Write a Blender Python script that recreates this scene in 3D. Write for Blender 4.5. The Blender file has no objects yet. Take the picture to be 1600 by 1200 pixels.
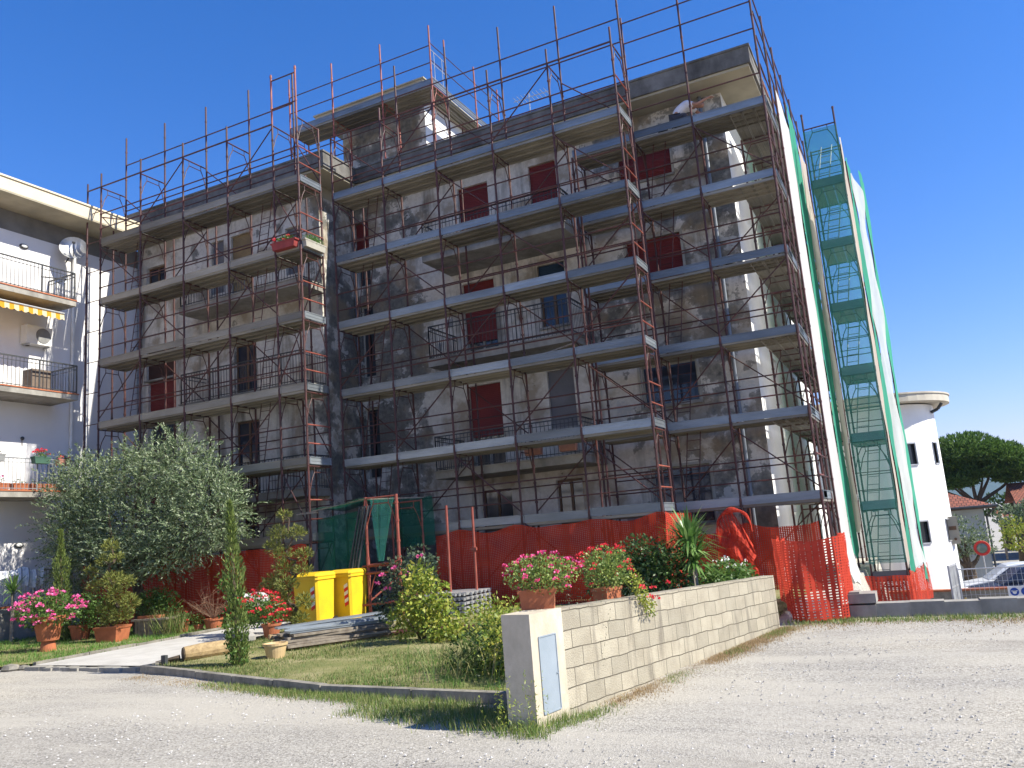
import bpy, bmesh, math, random
from mathutils import Vector, Matrix, Quaternion
S = bpy.context.scene
COL = S.collection
rnd = random.Random(11)

# ------------------------------------------------------------------ camera
YAW, PITCH, ROLL = -0.4455788, 0.1829929, -0.0799036
CAM = Vector((14.4852, -18.9840, 1.5000))
fw = Vector((math.sin(YAW)*math.cos(PITCH), math.cos(YAW)*math.cos(PITCH), math.sin(PITCH)))
r0 = Vector((math.cos(YAW), -math.sin(YAW), 0)); u0 = r0.cross(fw)
rr = math.cos(ROLL)*r0 + math.sin(ROLL)*u0
uu = -math.sin(ROLL)*r0 + math.cos(ROLL)*u0
cd = bpy.data.cameras.new('camera'); cam = bpy.data.objects.new('camera', cd); COL.objects.link(cam)
cd.sensor_width = 36; cd.lens = 36*1300/1600; cd.clip_start = .1; cd.clip_end = 20000
M3 = Matrix((rr, uu, -fw)).transposed()
cam.matrix_world = Matrix.Translation(CAM) @ M3.to_4x4()
S.camera = cam

# ------------------------------------------------------------------ light
SUN_AZ, SUN_EL = math.radians(7), math.radians(42.7)      # azimuth from +X towards +Y
sd = Vector((math.cos(SUN_AZ)*math.cos(SUN_EL), math.sin(SUN_AZ)*math.cos(SUN_EL), math.sin(SUN_EL)))
sl = bpy.data.lights.new('sun', 'SUN'); so = bpy.data.objects.new('sun', sl); COL.objects.link(so)
sl.energy = 4.8; sl.angle = math.radians(.53); sl.color = (1, .95, .825)
so.rotation_mode = 'QUATERNION'; so.rotation_quaternion = sd.to_track_quat('Z', 'Y')
W = bpy.data.worlds.new('World'); S.world = W; W.use_nodes = True
wn = W.node_tree.nodes; wl = W.node_tree.links; wn.clear()
sky = wn.new('ShaderNodeTexSky'); sky.sky_type = 'NISHITA'; sky.sun_disc = False
sky.sun_elevation = SUN_EL; sky.sun_rotation = math.radians(90) - SUN_AZ
sky.altitude = 400; sky.air_density = 1.25; sky.dust_density = .05; sky.ozone_density = 5.0
bg = wn.new('ShaderNodeBackground'); bg.inputs[1].default_value = .10
wo = wn.new('ShaderNodeOutputWorld'); hs = wn.new('ShaderNodeHueSaturation'); hs.inputs['Saturation'].default_value = 1.30; wl.new(sky.outputs[0], hs.inputs['Color'])
tint = wn.new('ShaderNodeMix'); tint.data_type = 'RGBA'; tint.blend_type = 'MULTIPLY'; tint.inputs[0].default_value = 1; tint.inputs[7].default_value = (.98, .80, 1.03, 1)
wl.new(hs.outputs[0], tint.inputs[6]); wl.new(tint.outputs[2], bg.inputs[0]); wl.new(bg.outputs[0], wo.inputs[0])
S.view_settings.view_transform = 'Standard'; S.view_settings.look = 'None'
S.view_settings.exposure = .97; S.view_settings.gamma = 1; S.view_settings.use_curve_mapping = False
S.render.engine = 'CYCLES'
S.cycles.use_denoising = True; S.cycles.max_bounces = 8; S.cycles.transparent_max_bounces = 24

# ------------------------------------------------------------------ materials
def nt(name):
    m = bpy.data.materials.new(name); m.use_nodes = True
    n = m.node_tree.nodes; n.clear()
    return m, n, m.node_tree.links
def ramp(n, stops):
    r = n.new('ShaderNodeValToRGB'); e = r.color_ramp.elements
    while len(e) < len(stops): e.new(.5)
    for i, (p, c) in enumerate(stops):
        e[i].position = p; e[i].color = (c[0], c[1], c[2], 1) if hasattr(c, '__len__') else (c, c, c, 1)
    return r
def noise(n, l, co, scale, detail=4, rough=.55, vec=None):
    t = n.new('ShaderNodeTexNoise'); t.inputs['Scale'].default_value = scale
    t.inputs['Detail'].default_value = detail; t.inputs['Roughness'].default_value = rough
    if vec:
        mp = n.new('ShaderNodeMapping'); mp.inputs['Scale'].default_value = vec; l.new(co, mp.inputs[0]); co = mp.outputs[0]
    l.new(co, t.inputs['Vector'])
    return t.outputs['Fac']
def mixc(n, l, fac, a, b, mode='MIX'):
    m = n.new('ShaderNodeMix'); m.data_type = 'RGBA'; m.blend_type = mode
    for s, v in ((m.inputs[0], fac), (m.inputs[6], a), (m.inputs[7], b)):
        if isinstance(v, bpy.types.NodeSocket): l.new(v, s)
        elif hasattr(v, '__len__'): s.default_value = (v[0], v[1], v[2], 1)
        else: s.default_value = v
    return m.outputs[2]
def mth(n, l, s, k):
    m = n.new('ShaderNodeMath'); m.operation = 'MULTIPLY'; m.inputs[1].default_value = k; l.new(s, m.inputs[0]); return m.outputs[0]
def pos(n):
    g = n.new('ShaderNodeNewGeometry'); return g.outputs['Position']
def fin(m, n, l, col, rough=.7, metal=0, bump=None, bs=.3, bd=.02, spec=.5):
    p = n.new('ShaderNodeBsdfPrincipled'); o = n.new('ShaderNodeOutputMaterial')
    for s, v in ((p.inputs['Base Color'], col), (p.inputs['Roughness'], rough), (p.inputs['Metallic'], metal)):
        if isinstance(v, bpy.types.NodeSocket): l.new(v, s)
        elif hasattr(v, '__len__'): s.default_value = (v[0], v[1], v[2], 1)
        else: s.default_value = v
    p.inputs['Specular IOR Level'].default_value = spec
    if bump is not None:
        b = n.new('ShaderNodeBump'); b.inputs['Strength'].default_value = bs; b.inputs['Distance'].default_value = bd
        l.new(bump, b.inputs['Height']); l.new(b.outputs[0], p.inputs['Normal'])
    l.new(p.outputs[0], o.inputs[0])
    return m
def pm(name, c, c2=None, scale=6, rough=.7, metal=0, bs=.15, isl=False, spec=.4, contrast=(.35, .65)):
    """plain procedural: two tones broken by noise, a fine bump, optional tone per loose piece"""
    m, n, l = nt(name); co = pos(n)
    if c2 is None: c2 = tuple(x*.72 for x in c)
    f = noise(n, l, co, scale, 5)
    r = ramp(n, [(contrast[0], c), (contrast[1], c2)]); l.new(f, r.inputs[0]); col = r.outputs[0]
    if isl:
        g = n.new('ShaderNodeNewGeometry'); r2 = ramp(n, [(0, .6), (1, 1.3)]); l.new(g.outputs['Random Per Island'], r2.inputs[0])
        col = mixc(n, l, 1, col, r2.outputs[0], 'MULTIPLY')
    return fin(m, n, l, col, rough, metal, noise(n, l, co, scale*6, 3), bs, .01, spec)
def leafm(name, cols, rough=.5, trans=.35):
    m, n, l = nt(name); g = n.new('ShaderNodeNewGeometry')
    k = len(cols); r = ramp(n, [(i/(k-1), c) for i, c in enumerate(cols)]); l.new(g.outputs['Random Per Island'], r.inputs[0])
    p = n.new('ShaderNodeBsdfPrincipled'); p.inputs['Roughness'].default_value = rough; p.inputs['Specular IOR Level'].default_value = .35
    l.new(r.outputs[0], p.inputs['Base Color'])
    t = n.new('ShaderNodeBsdfTranslucent'); l.new(r.outputs[0], t.inputs[0])
    x = n.new('ShaderNodeMixShader'); x.inputs[0].default_value = trans; l.new(p.outputs[0], x.inputs[1]); l.new(t.outputs[0], x.inputs[2])
    o = n.new('ShaderNodeOutputMaterial'); l.new(x.outputs[0], o.inputs[0])
    return m

def plaster():
    m, n, l = nt('stained_plaster'); co = pos(n)
    big = noise(n, l, co, .55, 6, .62); mid = noise(n, l, co, 1.7, 6, .65); fine = noise(n, l, co, 9, 5, .6)
    streak = noise(n, l, co, 1.0, 5, .6, (2.2, 2.2, .22))
    base = ramp(n, [(.3, (.68, .635, .56)), (.7, (.53, .48, .41))]); l.new(fine, base.inputs[0])
    # smoother, paler render in the balcony bays (x 2..7): a mask along the wall
    sx = n.new('ShaderNodeSeparateXYZ'); l.new(co, sx.inputs[0])
    mr = n.new('ShaderNodeMapRange'); mr.inputs[1].default_value = 5.9; mr.inputs[2].default_value = 7.6; mr.inputs[3].default_value = -.13; mr.inputs[4].default_value = .02
    l.new(sx.outputs[0], mr.inputs[0])
    mr2 = n.new('ShaderNodeMapRange'); mr2.inputs[1].default_value = .8; mr2.inputs[2].default_value = 2.2; mr2.inputs[3].default_value = .03; mr2.inputs[4].default_value = -.13
    l.new(sx.outputs[0], mr2.inputs[0])
    mr3 = n.new('ShaderNodeMapRange'); mr3.inputs[1].default_value = -2.4; mr3.inputs[2].default_value = -1.4; mr3.inputs[3].default_value = -.07; mr3.inputs[4].default_value = .03
    l.new(sx.outputs[0], mr3.inputs[0]); mn = n.new('ShaderNodeMath'); mn.operation = 'MINIMUM'; l.new(mr2.outputs[0], mn.inputs[0]); l.new(mr3.outputs[0], mn.inputs[1])
    mx = n.new('ShaderNodeMath'); mx.operation = 'MAXIMUM'; l.new(mr.outputs[0], mx.inputs[0]); l.new(mn.outputs[0], mx.inputs[1])
    ad = n.new('ShaderNodeMath'); ad.operation = 'ADD'; l.new(mid, ad.inputs[0]); l.new(mx.outputs[0], ad.inputs[1])
    av = n.new('ShaderNodeMath'); av.operation = 'MULTIPLY_ADD'; av.inputs[1].default_value = .6; l.new(big, av.inputs[0])
    av2 = n.new('ShaderNodeMath'); av2.operation = 'MULTIPLY'; av2.inputs[1].default_value = .4; l.new(ad.outputs[0], av2.inputs[0]); l.new(av2.outputs[0], av.inputs[2])
    av3 = n.new('ShaderNodeMath'); av3.operation = 'ADD'; l.new(av.outputs[0], av3.inputs[0]); l.new(mx.outputs[0], av3.inputs[1])
    pf = ramp(n, [(.498, 0), (.508, .62), (.53, .8), (.57, 1)]); l.new(av3.outputs[0], pf.inputs[0])
    dark = ramp(n, [(.35, (.10, .098, .09)), (.7, (.205, .195, .17))]); l.new(fine, dark.inputs[0])
    c = mixc(n, l, pf.outputs[0], base.outputs[0], dark.outputs[0])
    rp = ramp(n, [(.585, 0), (.6, .85)]); l.new(noise(n, l, co, 1.05, 7, .7, (1, 1, 1.3)), rp.inputs[0]); c = mixc(n, l, rp.outputs[0], c, (.5, .48, .44))
    rq = ramp(n, [(.665, 0), (.68, .85)]); l.new(noise(n, l, co, 2.6, 7, .72, (1.2, 1, .8)), rq.inputs[0]); c = mixc(n, l, rq.outputs[0], c, (.085, .082, .075))
    tan = ramp(n, [(.5, 0), (.62, .75)]); l.new(noise(n, l, co, .9, 5, .6), tan.inputs[0])
    c = mixc(n, l, tan.outputs[0], c, (.27, .205, .13))
    sf = ramp(n, [(.54, 0), (.68, .7)]); l.new(streak, sf.inputs[0])
    c = mixc(n, l, sf.outputs[0], c, (.13, .12, .1))
    return fin(m, n, l, c, .9, 0, fine, .25, .02, .2)
def concrete(name, a, b, dark=(.06, .055, .05), amt=.6, sc=1.2):
    m, n, l = nt(name); co = pos(n)
    f = noise(n, l, co, sc*4, 6, .6); r = ramp(n, [(.3, a), (.7, b)]); l.new(f, r.inputs[0])
    s = noise(n, l, co, sc, 6, .65, (1, 1, .5)); r2 = ramp(n, [(.45, 0), (.65, amt)]); l.new(s, r2.inputs[0])
    c = mixc(n, l, r2.outputs[0], r.outputs[0], dark)
    return fin(m, n, l, c, .9, 0, noise(n, l, co, 40, 4), .3, .01, .2)
def netmat(name, col, du, dv, hu, hv, dirt=None, alpha=1, trans=.3):
    """plastic mesh: a grid of real holes by UV in metres"""
    m, n, l = nt(name)
    uv = n.new('ShaderNodeUVMap'); sx = n.new('ShaderNodeSeparateXYZ'); l.new(uv.outputs[0], sx.inputs[0])
    def band(s, d, h):
        a = n.new('ShaderNodeMath'); a.operation = 'DIVIDE'; a.inputs[1].default_value = d; l.new(s, a.inputs[0])
        f = n.new('ShaderNodeMath'); f.operation = 'FRACT'; l.new(a.outputs[0], f.inputs[0])
        c = n.new('ShaderNodeMath'); c.operation = 'LESS_THAN'; c.inputs[1].default_value = h; l.new(f.outputs[0], c.inputs[0]); return c.outputs[0]
    mu = n.new('ShaderNodeMath'); mu.operation = 'MULTIPLY'; l.new(band(sx.outputs[0], du, hu), mu.inputs[0]); l.new(band(sx.outputs[1], dv, hv), mu.inputs[1])
    f = noise(n, l, pos(n), 2.5, 4); r = ramp(n, [(.35, col), (.7, dirt or tuple(x*.8 for x in col))]); l.new(f, r.inputs[0])
    d = n.new('ShaderNodeBsdfDiffuse'); t = n.new('ShaderNodeBsdfTranslucent'); l.new(r.outputs[0], d.inputs[0]); l.new(r.outputs[0], t.inputs[0])
    x = n.new('ShaderNodeMixShader'); x.inputs[0].default_value = trans; l.new(d.outputs[0], x.inputs[1]); l.new(t.outputs[0], x.inputs[2])
    tr = n.new('ShaderNodeBsdfTransparent'); x2 = n.new('ShaderNodeMixShader'); l.new(mu.outputs[0], x2.inputs[0])
    l.new(x.outputs[0], x2.inputs[1]); l.new(tr.outputs[0], x2.inputs[2])
    o = n.new('ShaderNodeOutputMaterial'); l.new(x2.outputs[0], o.inputs[0]); return m
def cloth(name, col, c2, alpha=1., trans=.35, sc=1.5):
    m, n, l = nt(name); f = noise(n, l, pos(n), sc, 5, .6, (1, 1, .4)); r = ramp(n, [(.35, col), (.7, c2)]); l.new(f, r.inputs[0])
    d = n.new('ShaderNodeBsdfDiffuse'); t = n.new('ShaderNodeBsdfTranslucent'); l.new(r.outputs[0], d.inputs[0]); l.new(r.outputs[0], t.inputs[0])
    x = n.new('ShaderNodeMixShader'); x.inputs[0].default_value = trans; l.new(d.outputs[0], x.inputs[1]); l.new(t.outputs[0], x.inputs[2])
    out = x.outputs[0]
    if alpha < 1:
        tr = n.new('ShaderNodeBsdfTransparent'); x2 = n.new('ShaderNodeMixShader'); x2.inputs[0].default_value = 1-alpha
        l.new(out, x2.inputs[1]); l.new(tr.outputs[0], x2.inputs[2]); out = x2.outputs[0]
    o = n.new('ShaderNodeOutputMaterial'); l.new(out, o.inputs[0]); return m
def glass(name, tint=(.03, .035, .04), rough=.06):
    m, n, l = nt(name); f = noise(n, l, pos(n), 1.5, 2); r = ramp(n, [(.3, tint), (.7, tuple(x*1.6 for x in tint))]); l.new(f, r.inputs[0])
    return fin(m, n, l, r.outputs[0], rough, 0, None, spec=.6)
def gravel():
    m, n, l = nt('gravel'); co = pos(n)
    v = n.new('ShaderNodeTexVoronoi'); v.inputs['Scale'].default_value = 62; l.new(co, v.inputs['Vector'])
    v2 = n.new('ShaderNodeTexVoronoi'); v2.inputs['Scale'].default_value = 150; l.new(co, v2.inputs['Vector'])
    sr = n.new('ShaderNodeSeparateColor'); l.new(v.outputs['Color'], sr.inputs[0])
    r = ramp(n, [(0, (.20, .185, .16)), (.3, (.34, .32, .28)), (.8, (.425, .40, .35)), (1, (.55, .52, .46))]); l.new(sr.outputs[0], r.inputs[0])
    big = noise(n, l, co, .35, 5, .6); rb = ramp(n, [(.3, (.80, .79, .79)), (.5, (.96, .95, .94)), (.7, (1.12, 1.08, 1.0))]); l.new(big, rb.inputs[0])
    c = mixc(n, l, 1, r.outputs[0], rb.outputs[0], 'MULTIPLY')
    ru = noise(n, l, co, .8, 5, .65, (.25, 1.3, 1)); r3 = ramp(n, [(.45, 0), (.62, .85)]); l.new(ru, r3.inputs[0])
    c = mixc(n, l, mth(n, l, r3.outputs[0], .8), c, (.45, .415, .35))
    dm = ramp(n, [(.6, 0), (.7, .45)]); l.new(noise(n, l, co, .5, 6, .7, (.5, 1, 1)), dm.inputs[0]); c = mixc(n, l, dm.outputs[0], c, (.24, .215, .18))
    ad = n.new('ShaderNodeMath'); ad.operation = 'ADD'; l.new(v.outputs['Distance'], ad.inputs[0]); l.new(v2.outputs['Distance'], ad.inputs[1])
    return fin(m, n, l, c, .95, 0, ad.outputs[0], .5, .012, .15)
def lawn():
    m, n, l = nt('lawn'); co = pos(n)
    f = noise(n, l, co, 1.1, 6, .65); g = noise(n, l, co, 30, 4)
    r = ramp(n, [(.36, (.085, .125, .03)), (.48, (.19, .19, .07)), (.6, (.36, .31, .17))]); l.new(f, r.inputs[0])
    c = mixc(n, l, .5, r.outputs[0], mixc(n, l, g, (.07, .085, .025), (.32, .29, .14)))
    return fin(m, n, l, c, .95, 0, g, .6, .03, .1)
def blockwall():
    m, n, l = nt('concrete_blocks'); tc = n.new('ShaderNodeUVMap')
    dn = noise(n, l, tc.outputs[0], 2.2, 3); 
    wob = n.new('ShaderNodeVectorMath'); wob.operation = 'MULTIPLY_ADD'
    cmb = n.new('ShaderNodeCombineXYZ'); l.new(dn, cmb.inputs[0]); l.new(dn, cmb.inputs[1])
    l.new(cmb.outputs[0], wob.inputs[0]); wob.inputs[1].default_value = (.03, .05, 0); l.new(tc.outputs[0], wob.inputs[2])
    b = n.new('ShaderNodeTexBrick'); l.new(wob.outputs[0], b.inputs['Vector'])
    b.inputs['Scale'].default_value = 1; b.inputs['Brick Width'].default_value = .37; b.inputs['Row Height'].default_value = .182
    b.inputs['Mortar Size'].default_value = .006; b.inputs['Mortar Smooth'].default_value = .3; b.inputs['Bias'].default_value = 0
    b.inputs['Color1'].default_value = (.31, .28, .215, 1); b.inputs['Color2'].default_value = (.42, .375, .285, 1); b.inputs['Mortar'].default_value = (.09, .08, .06, 1)
    b.offset = .5; b.offset_frequency = 2
    co = pos(n); f = noise(n, l, co, 3.5, 6, .65); r = ramp(n, [(.4, 0), (.75, .6)]); l.new(f, r.inputs[0])
    c = mixc(n, l, r.outputs[0], b.outputs['Color'], (.22, .19, .14))
    s = noise(n, l, co, 5, 5, .6, (1, 1, .15)); r2 = ramp(n, [(.54, 0), (.68, .75)]); l.new(s, r2.inputs[0])
    c = mixc(n, l, r2.outputs[0], c, (.16, .14, .11))
    inv = n.new('ShaderNodeMath'); inv.operation = 'MULTIPLY_ADD'; inv.inputs[1].default_value = -.8; l.new(b.outputs['Fac'], inv.inputs[0])
    l.new(noise(n, l, co, 60, 4), inv.inputs[2])
    return fin(m, n, l, c, .95, 0, inv.outputs[0], .6, .02, .15)
def rust(name, c1, c2, c3):
    m, n, l = nt(name); co = pos(n); f = noise(n, l, co, 3.5, 6, .7); r = ramp(n, [(.35, c1), (.52, c2), (.7, c3)]); l.new(f, r.inputs[0])
    return fin(m, n, l, r.outputs[0], .55, 0, noise(n, l, co, 60, 3), .2, .005, .4)
def galv(name, a, b, metal=.35, rough=.45):
    m, n, l = nt(name); co = pos(n); f = noise(n, l, co, 2.2, 6, .65, (.35, .6, 1.6)); r = ramp(n, [(.35, a), (.7, b)]); l.new(f, r.inputs[0])
    g = n.new('ShaderNodeNewGeometry')
    oi = n.new('ShaderNodeObjectInfo'); r2 = ramp(n, [(0, .6), (1, 1.25)]); l.new(oi.outputs['Random'], r2.inputs[0])
    c = mixc(n, l, 1, r.outputs[0], r2.outputs[0], 'MULTIPLY')
    return fin(m, n, l, c, rough, metal, noise(n, l, co, 25, 3), .1, .005, .5)
def tilemat(name):
    m, n, l = nt(name); co = pos(n)
    b = n.new('ShaderNodeTexBrick'); tc = n.new('ShaderNodeUVMap'); l.new(tc.outputs[0], b.inputs['Vector'])
    b.inputs['Scale'].default_value = 1; b.inputs['Brick Width'].default_value = .22; b.inputs['Row Height'].default_value = .32; b.inputs['Mortar Size'].default_value = .02
    b.inputs['Color1'].default_value = (.34, .12, .075, 1); b.inputs['Color2'].default_value = (.22, .09, .06, 1); b.inputs['Mortar'].default_value = (.07, .035, .03, 1)
    return fin(m, n, l, b.outputs['Color'], .85, 0, b.outputs['Fac'], .4, .02, .2)

m_plaster = plaster()
m_white = pm('white_wall_paint', (.78, .77, .75), (.7, .69, .67), 1.2, .85, bs=.05)
m_wing = pm('wing_wall_paint', (.76, .74, .73), (.70, .68, .67), .8, .85, bs=.05)
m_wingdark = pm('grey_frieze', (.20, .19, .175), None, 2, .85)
m_cream = pm('cream_fascia', (.66, .58, .42), (.58, .50, .36), 1.5, .8)
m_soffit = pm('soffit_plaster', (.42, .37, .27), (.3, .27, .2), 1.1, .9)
m_fascia = concrete('weathered_fascia', (.21, .2, .185), (.12, .113, .1), (.05, .047, .042), .8, .8)
m_conc = concrete('grey_concrete', (.34, .32, .28), (.26, .245, .215), (.12, .11, .09), .5)
m_kerb = concrete('kerb_concrete', (.30, .275, .23), (.2, .185, .155), (.08, .075, .06), .6, 3)
m_path = concrete('path_concrete', (.50, .48, .44), (.43, .41, .375), (.3, .28, .25), .4, .7)
m_slab = concrete('balcony_slab', (.36, .34, .3), (.27, .25, .22), (.09, .085, .075), .55)
m_red = rust('scaffold_red_paint', (.10, .030, .024), (.062, .023, .02), (.036, .021, .019))
m_redl = rust('pale_scaffold_paint', (.33, .10, .065), (.25, .06, .042), (.17, .065, .045))  # a paler red than the main scaffold paint
m_toe = galv('galvanised_toe_board', (.27, .295, .315), (.16, .18, .195), .45, .42)
m_toeL = galv('weathered_toe_board', (.29, .265, .22), (.18, .165, .14), .1, .6)
m_deck = galv('galvanised_deck', (.27, .245, .2), (.15, .135, .105), .25, .55)
m_iron = pm('dark_iron', (.035, .04, .045), (.06, .06, .06), 5, .5)
m_irong = pm('grey_iron', (.3, .31, .32), (.2, .2, .21), 5, .5, .3)
m_shut = pm('red_roller_shutter', (.20, .028, .022), (.15, .02, .018), 1.3, .6)
m_shutb = pm('blue_door_paint', (.025, .05, .085), (.02, .04, .065), 2, .5)
m_brownwood = pm('brown_wood', (.16, .085, .04), (.1, .055, .028), 4, .6)
m_paleframe = pm('pale_window_frame', (.36, .34, .29), (.28, .26, .22), 3, .7)
m_tanblind = pm('tan_blind', (.33, .23, .105), (.25, .17, .08), 3, .7)
m_darkboard = pm('dark_brown_board', (.06, .025, .018), None, 3, .7)
m_glass = glass('dark_window_glass')
m_glassb = glass('bluish_window_glass', (.02, .024, .036), .1)
m_curtain = pm('grey_closed_shutter', (.20, .19, .19), (.15, .145, .15), 2, .8)
m_green = cloth('green_net_cloth', (.11, .46, .32), (.08, .38, .26), 1, .5)
m_greenT = cloth('green_net_sheer', (.09, .38, .30), (.06, .30, .235), .52, .4)
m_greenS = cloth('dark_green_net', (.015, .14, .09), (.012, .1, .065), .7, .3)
m_whitenet = cloth('white_net_cloth', (.84, .83, .82), (.78, .76, .74), 1, .55)
m_sheet = cloth('grey_white_sheet', (.66, .68, .66), (.5, .54, .52), .86, .4)
m_pinknet = cloth('cream_net_cloth', (.72, .62, .54), (.62, .53, .46), 1, .5)
m_orange = netmat('orange_mesh', (.60, .075, .033), .05, .045, .4, .45, (.44, .05, .028))
m_orangeF = netmat('orange_barrier_mesh', (.56, .075, .045), .1, .045, .42, .45, (.47, .06, .04))
m_terra = pm('terracotta', (.40, .13, .055), (.3, .095, .042), 7, .8, bs=.2)
m_terrapale = pm('weathered_terracotta', (.36, .17, .12), (.27, .13, .09), 8, .85)
m_yellow = pm('yellow_plastic', (.74, .49, .015), (.62, .39, .02), 2.2, .5, bs=.08)
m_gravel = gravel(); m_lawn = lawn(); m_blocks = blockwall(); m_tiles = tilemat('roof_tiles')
m_pipe = pm('grey_downpipe', (.2, .225, .26), (.15, .17, .2), 3, .5, .2)
m_metal = pm('pale_metal', (.5, .5, .5), (.4, .4, .4), 4, .4, .5)
m_white2 = pm('white_plastic', (.75, .75, .73), (.65, .65, .63), 4, .5)
m_grey = pm('grey_plastic', (.25, .25, .25), None, 4, .6)
m_black = pm('black_rubber', (.02, .02, .02), None, 4, .7)
m_bark = pm('bark', (.12, .085, .055), (.06, .045, .03), 12, .9, bs=.5)
m_timber = pm('weathered_timber', (.27, .23, .18), (.16, .13, .1), 9, .85)
m_timberw = pm('warm_timber', (.42, .29, .15), (.3, .2, .1), 9, .85)
m_roofing = pm('roof_felt', (.2, .19, .18), None, 1, .9)

# ------------------------------------------------------------------ mesh helpers
ORG = {}
class MB:
    def __init__(s): s.v = []; s.f = []; s.mi = []; s.uv = {}; s.cur = 0
    def add(s, vs, fs):
        o = len(s.v); s.v += [tuple(p) for p in vs]
        for f in fs: s.f.append(tuple(i+o for i in f)); s.mi.append(s.cur)
    def quad(s, a, b, c, d, uv=None):
        s.add((a, b, c, d), ((0, 1, 2, 3),))
        if uv: s.uv[len(s.f)-1] = uv
    def box(s, x0, x1, y0, y1, z0, z1):
        s.add([(x, y, z) for z in (z0, z1) for y in (y0, y1) for x in (x0, x1)],
              ((0, 2, 3, 1), (4, 5, 7, 6), (0, 1, 5, 4), (2, 6, 7, 3), (0, 4, 6, 2), (1, 3, 7, 5)))
    def obox(s, c, ex, ey, ez):
        """box by centre and three half-extent vectors"""
        c, ex, ey, ez = Vector(c), Vector(ex), Vector(ey), Vector(ez)
        s.add([c + i*ex + j*ey + k*ez for k in (-1, 1) for j in (-1, 1) for i in (-1, 1)],
              ((0, 2, 3, 1), (4, 5, 7, 6), (0, 1, 5, 4), (2, 6, 7, 3), (0, 4, 6, 2), (1, 3, 7, 5)))
    def bar(s, a, b, w, h, up=(0, 0, 1)):
        a, b = Vector(a), Vector(b); d = b-a; L = d.length; d.normalize(); up = Vector(up)
        sd_ = d.cross(up)
        if sd_.length < 1e-4: sd_ = d.cross(Vector((1, 0, 0)))
        sd_.normalize(); up = sd_.cross(d)
        s.obox((a+b)/2, d*L/2, sd_*w/2, up*h/2)
    def tube(s, a, b, r, n=6, r2=None, cap=True):
        a, b = Vector(a), Vector(b); d = (b-a)
        if d.length < 1e-6: return
        d.normalize(); t = Vector((0, 0, 1)) if abs(d.z) < .9 else Vector((1, 0, 0))
        u = d.cross(t).normalized(); w = d.cross(u); r2 = r if r2 is None else r2
        vs = [a + r*(math.cos(6.2832*i/n)*u + math.sin(6.2832*i/n)*w) for i in range(n)] + [b + r2*(math.cos(6.2832*i/n)*u + math.sin(6.2832*i/n)*w) for i in range(n)]
        fs = [(i, (i+1) % n, n+(i+1) % n, n+i) for i in range(n)]
        if cap: fs += [tuple(range(n-1, -1, -1)), tuple(range(n, 2*n))]
        s.add(vs, fs)
    def path(s, pts, r, n=6, radii=None):
        for i in range(len(pts)-1):
            s.tube(pts[i], pts[i+1], radii[i] if radii else r, n, radii[i+1] if radii else r)
    def lathe(s, prof, n=18, c=(0, 0, 0)):
        vs = []; fs = []; k = len(prof)
        for i in range(n):
            a = 6.28318*i/n
            for (r, z) in prof: vs.append((c[0]+r*math.cos(a), c[1]+r*math.sin(a), c[2]+z))
        for i in range(n):
            j = (i+1) % n
            for q in range(k-1): fs.append((i*k+q, j*k+q, j*k+q+1, i*k+q+1))
        s.add(vs, fs)
    def prism(s, poly, z0, z1):
        n = len(poly); vs = [(p[0], p[1], z0) for p in poly] + [(p[0], p[1], z1) for p in poly]
        fs = [(i, (i+1) % n, n+(i+1) % n, n+i) for i in range(n)] + [tuple(range(n-1, -1, -1)), tuple(range(n, 2*n))]
        s.add(vs, fs)
    def ball(s, c, r, n=6, m=4):
        rx, ry, rz = r if hasattr(r, '__len__') else (r, r, r)
        s.lathe([(max(.001, math.cos(-1.5708+3.14159*i/m)), math.sin(-1.5708+3.14159*i/m)) for i in range(m+1)], n)
        k = n*(m+1); o = len(s.v)-k
        for i in range(o, o+k): p = s.v[i]; s.v[i] = (c[0]+p[0]*rx, c[1]+p[1]*ry, c[2]+p[2]*rz)
    def sheet(s, fn, nu, nv, lu, lv):
        """grid sheet with UVs in metres, fn(u01,v01)->point"""
        for i in range(nu):
            for j in range(nv):
                a, b, c, d = i/nu, (i+1)/nu, j/nv, (j+1)/nv
                s.quad(fn(a, c), fn(b, c), fn(b, d), fn(a, d), ((a*lu, c*lv), (b*lu, c*lv), (b*lu, d*lv), (a*lu, d*lv)))
    def leaf(s, c, d, nrm, L, w):
        d = d.normalized(); sdv = d.cross(nrm)
        if sdv.length < 1e-4: sdv = d.cross(Vector((.3, .5, .8)))
        sdv.normalize(); c = Vector(c)
        s.add((c, c + d*L*.5 + sdv*w*.5, c + d*L, c + d*L*.5 - sdv*w*.5), ((0, 1, 2, 3),))
    def build(s, name, mats, parent=None, origin=None, smooth=False, base=False):
        if not hasattr(mats, '__len__'): mats = [mats]
        xs = [p[0] for p in s.v]; ys = [p[1] for p in s.v]; zs = [p[2] for p in s.v]
        if origin is None:
            origin = ((min(xs)+max(xs))/2, (min(ys)+max(ys))/2, min(zs) if base else (min(zs)+max(zs))/2)
        origin = Vector(origin); me = bpy.data.meshes.new(name)
        me.from_pydata([(p[0]-origin.x, p[1]-origin.y, p[2]-origin.z) for p in s.v], [], s.f)
        for m in mats: me.materials.append(m)
        if len(mats) > 1: me.polygons.foreach_set('material_index', s.mi)
        if smooth: me.polygons.foreach_set('use_smooth', [True]*len(s.f))
        if s.uv:
            ul = me.uv_layers.new(name='UVMap')
            for fi, uv in s.uv.items():
                for k, li in enumerate(me.polygons[fi].loop_indices): ul.data[li].uv = uv[k]
        me.update()
        o = bpy.data.objects.new(name, me); COL.objects.link(o); ORG[o.name] = origin
        if parent: o.parent = parent; o.location = origin - ORG[parent.name]
        else: o.location = origin
        return o
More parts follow.
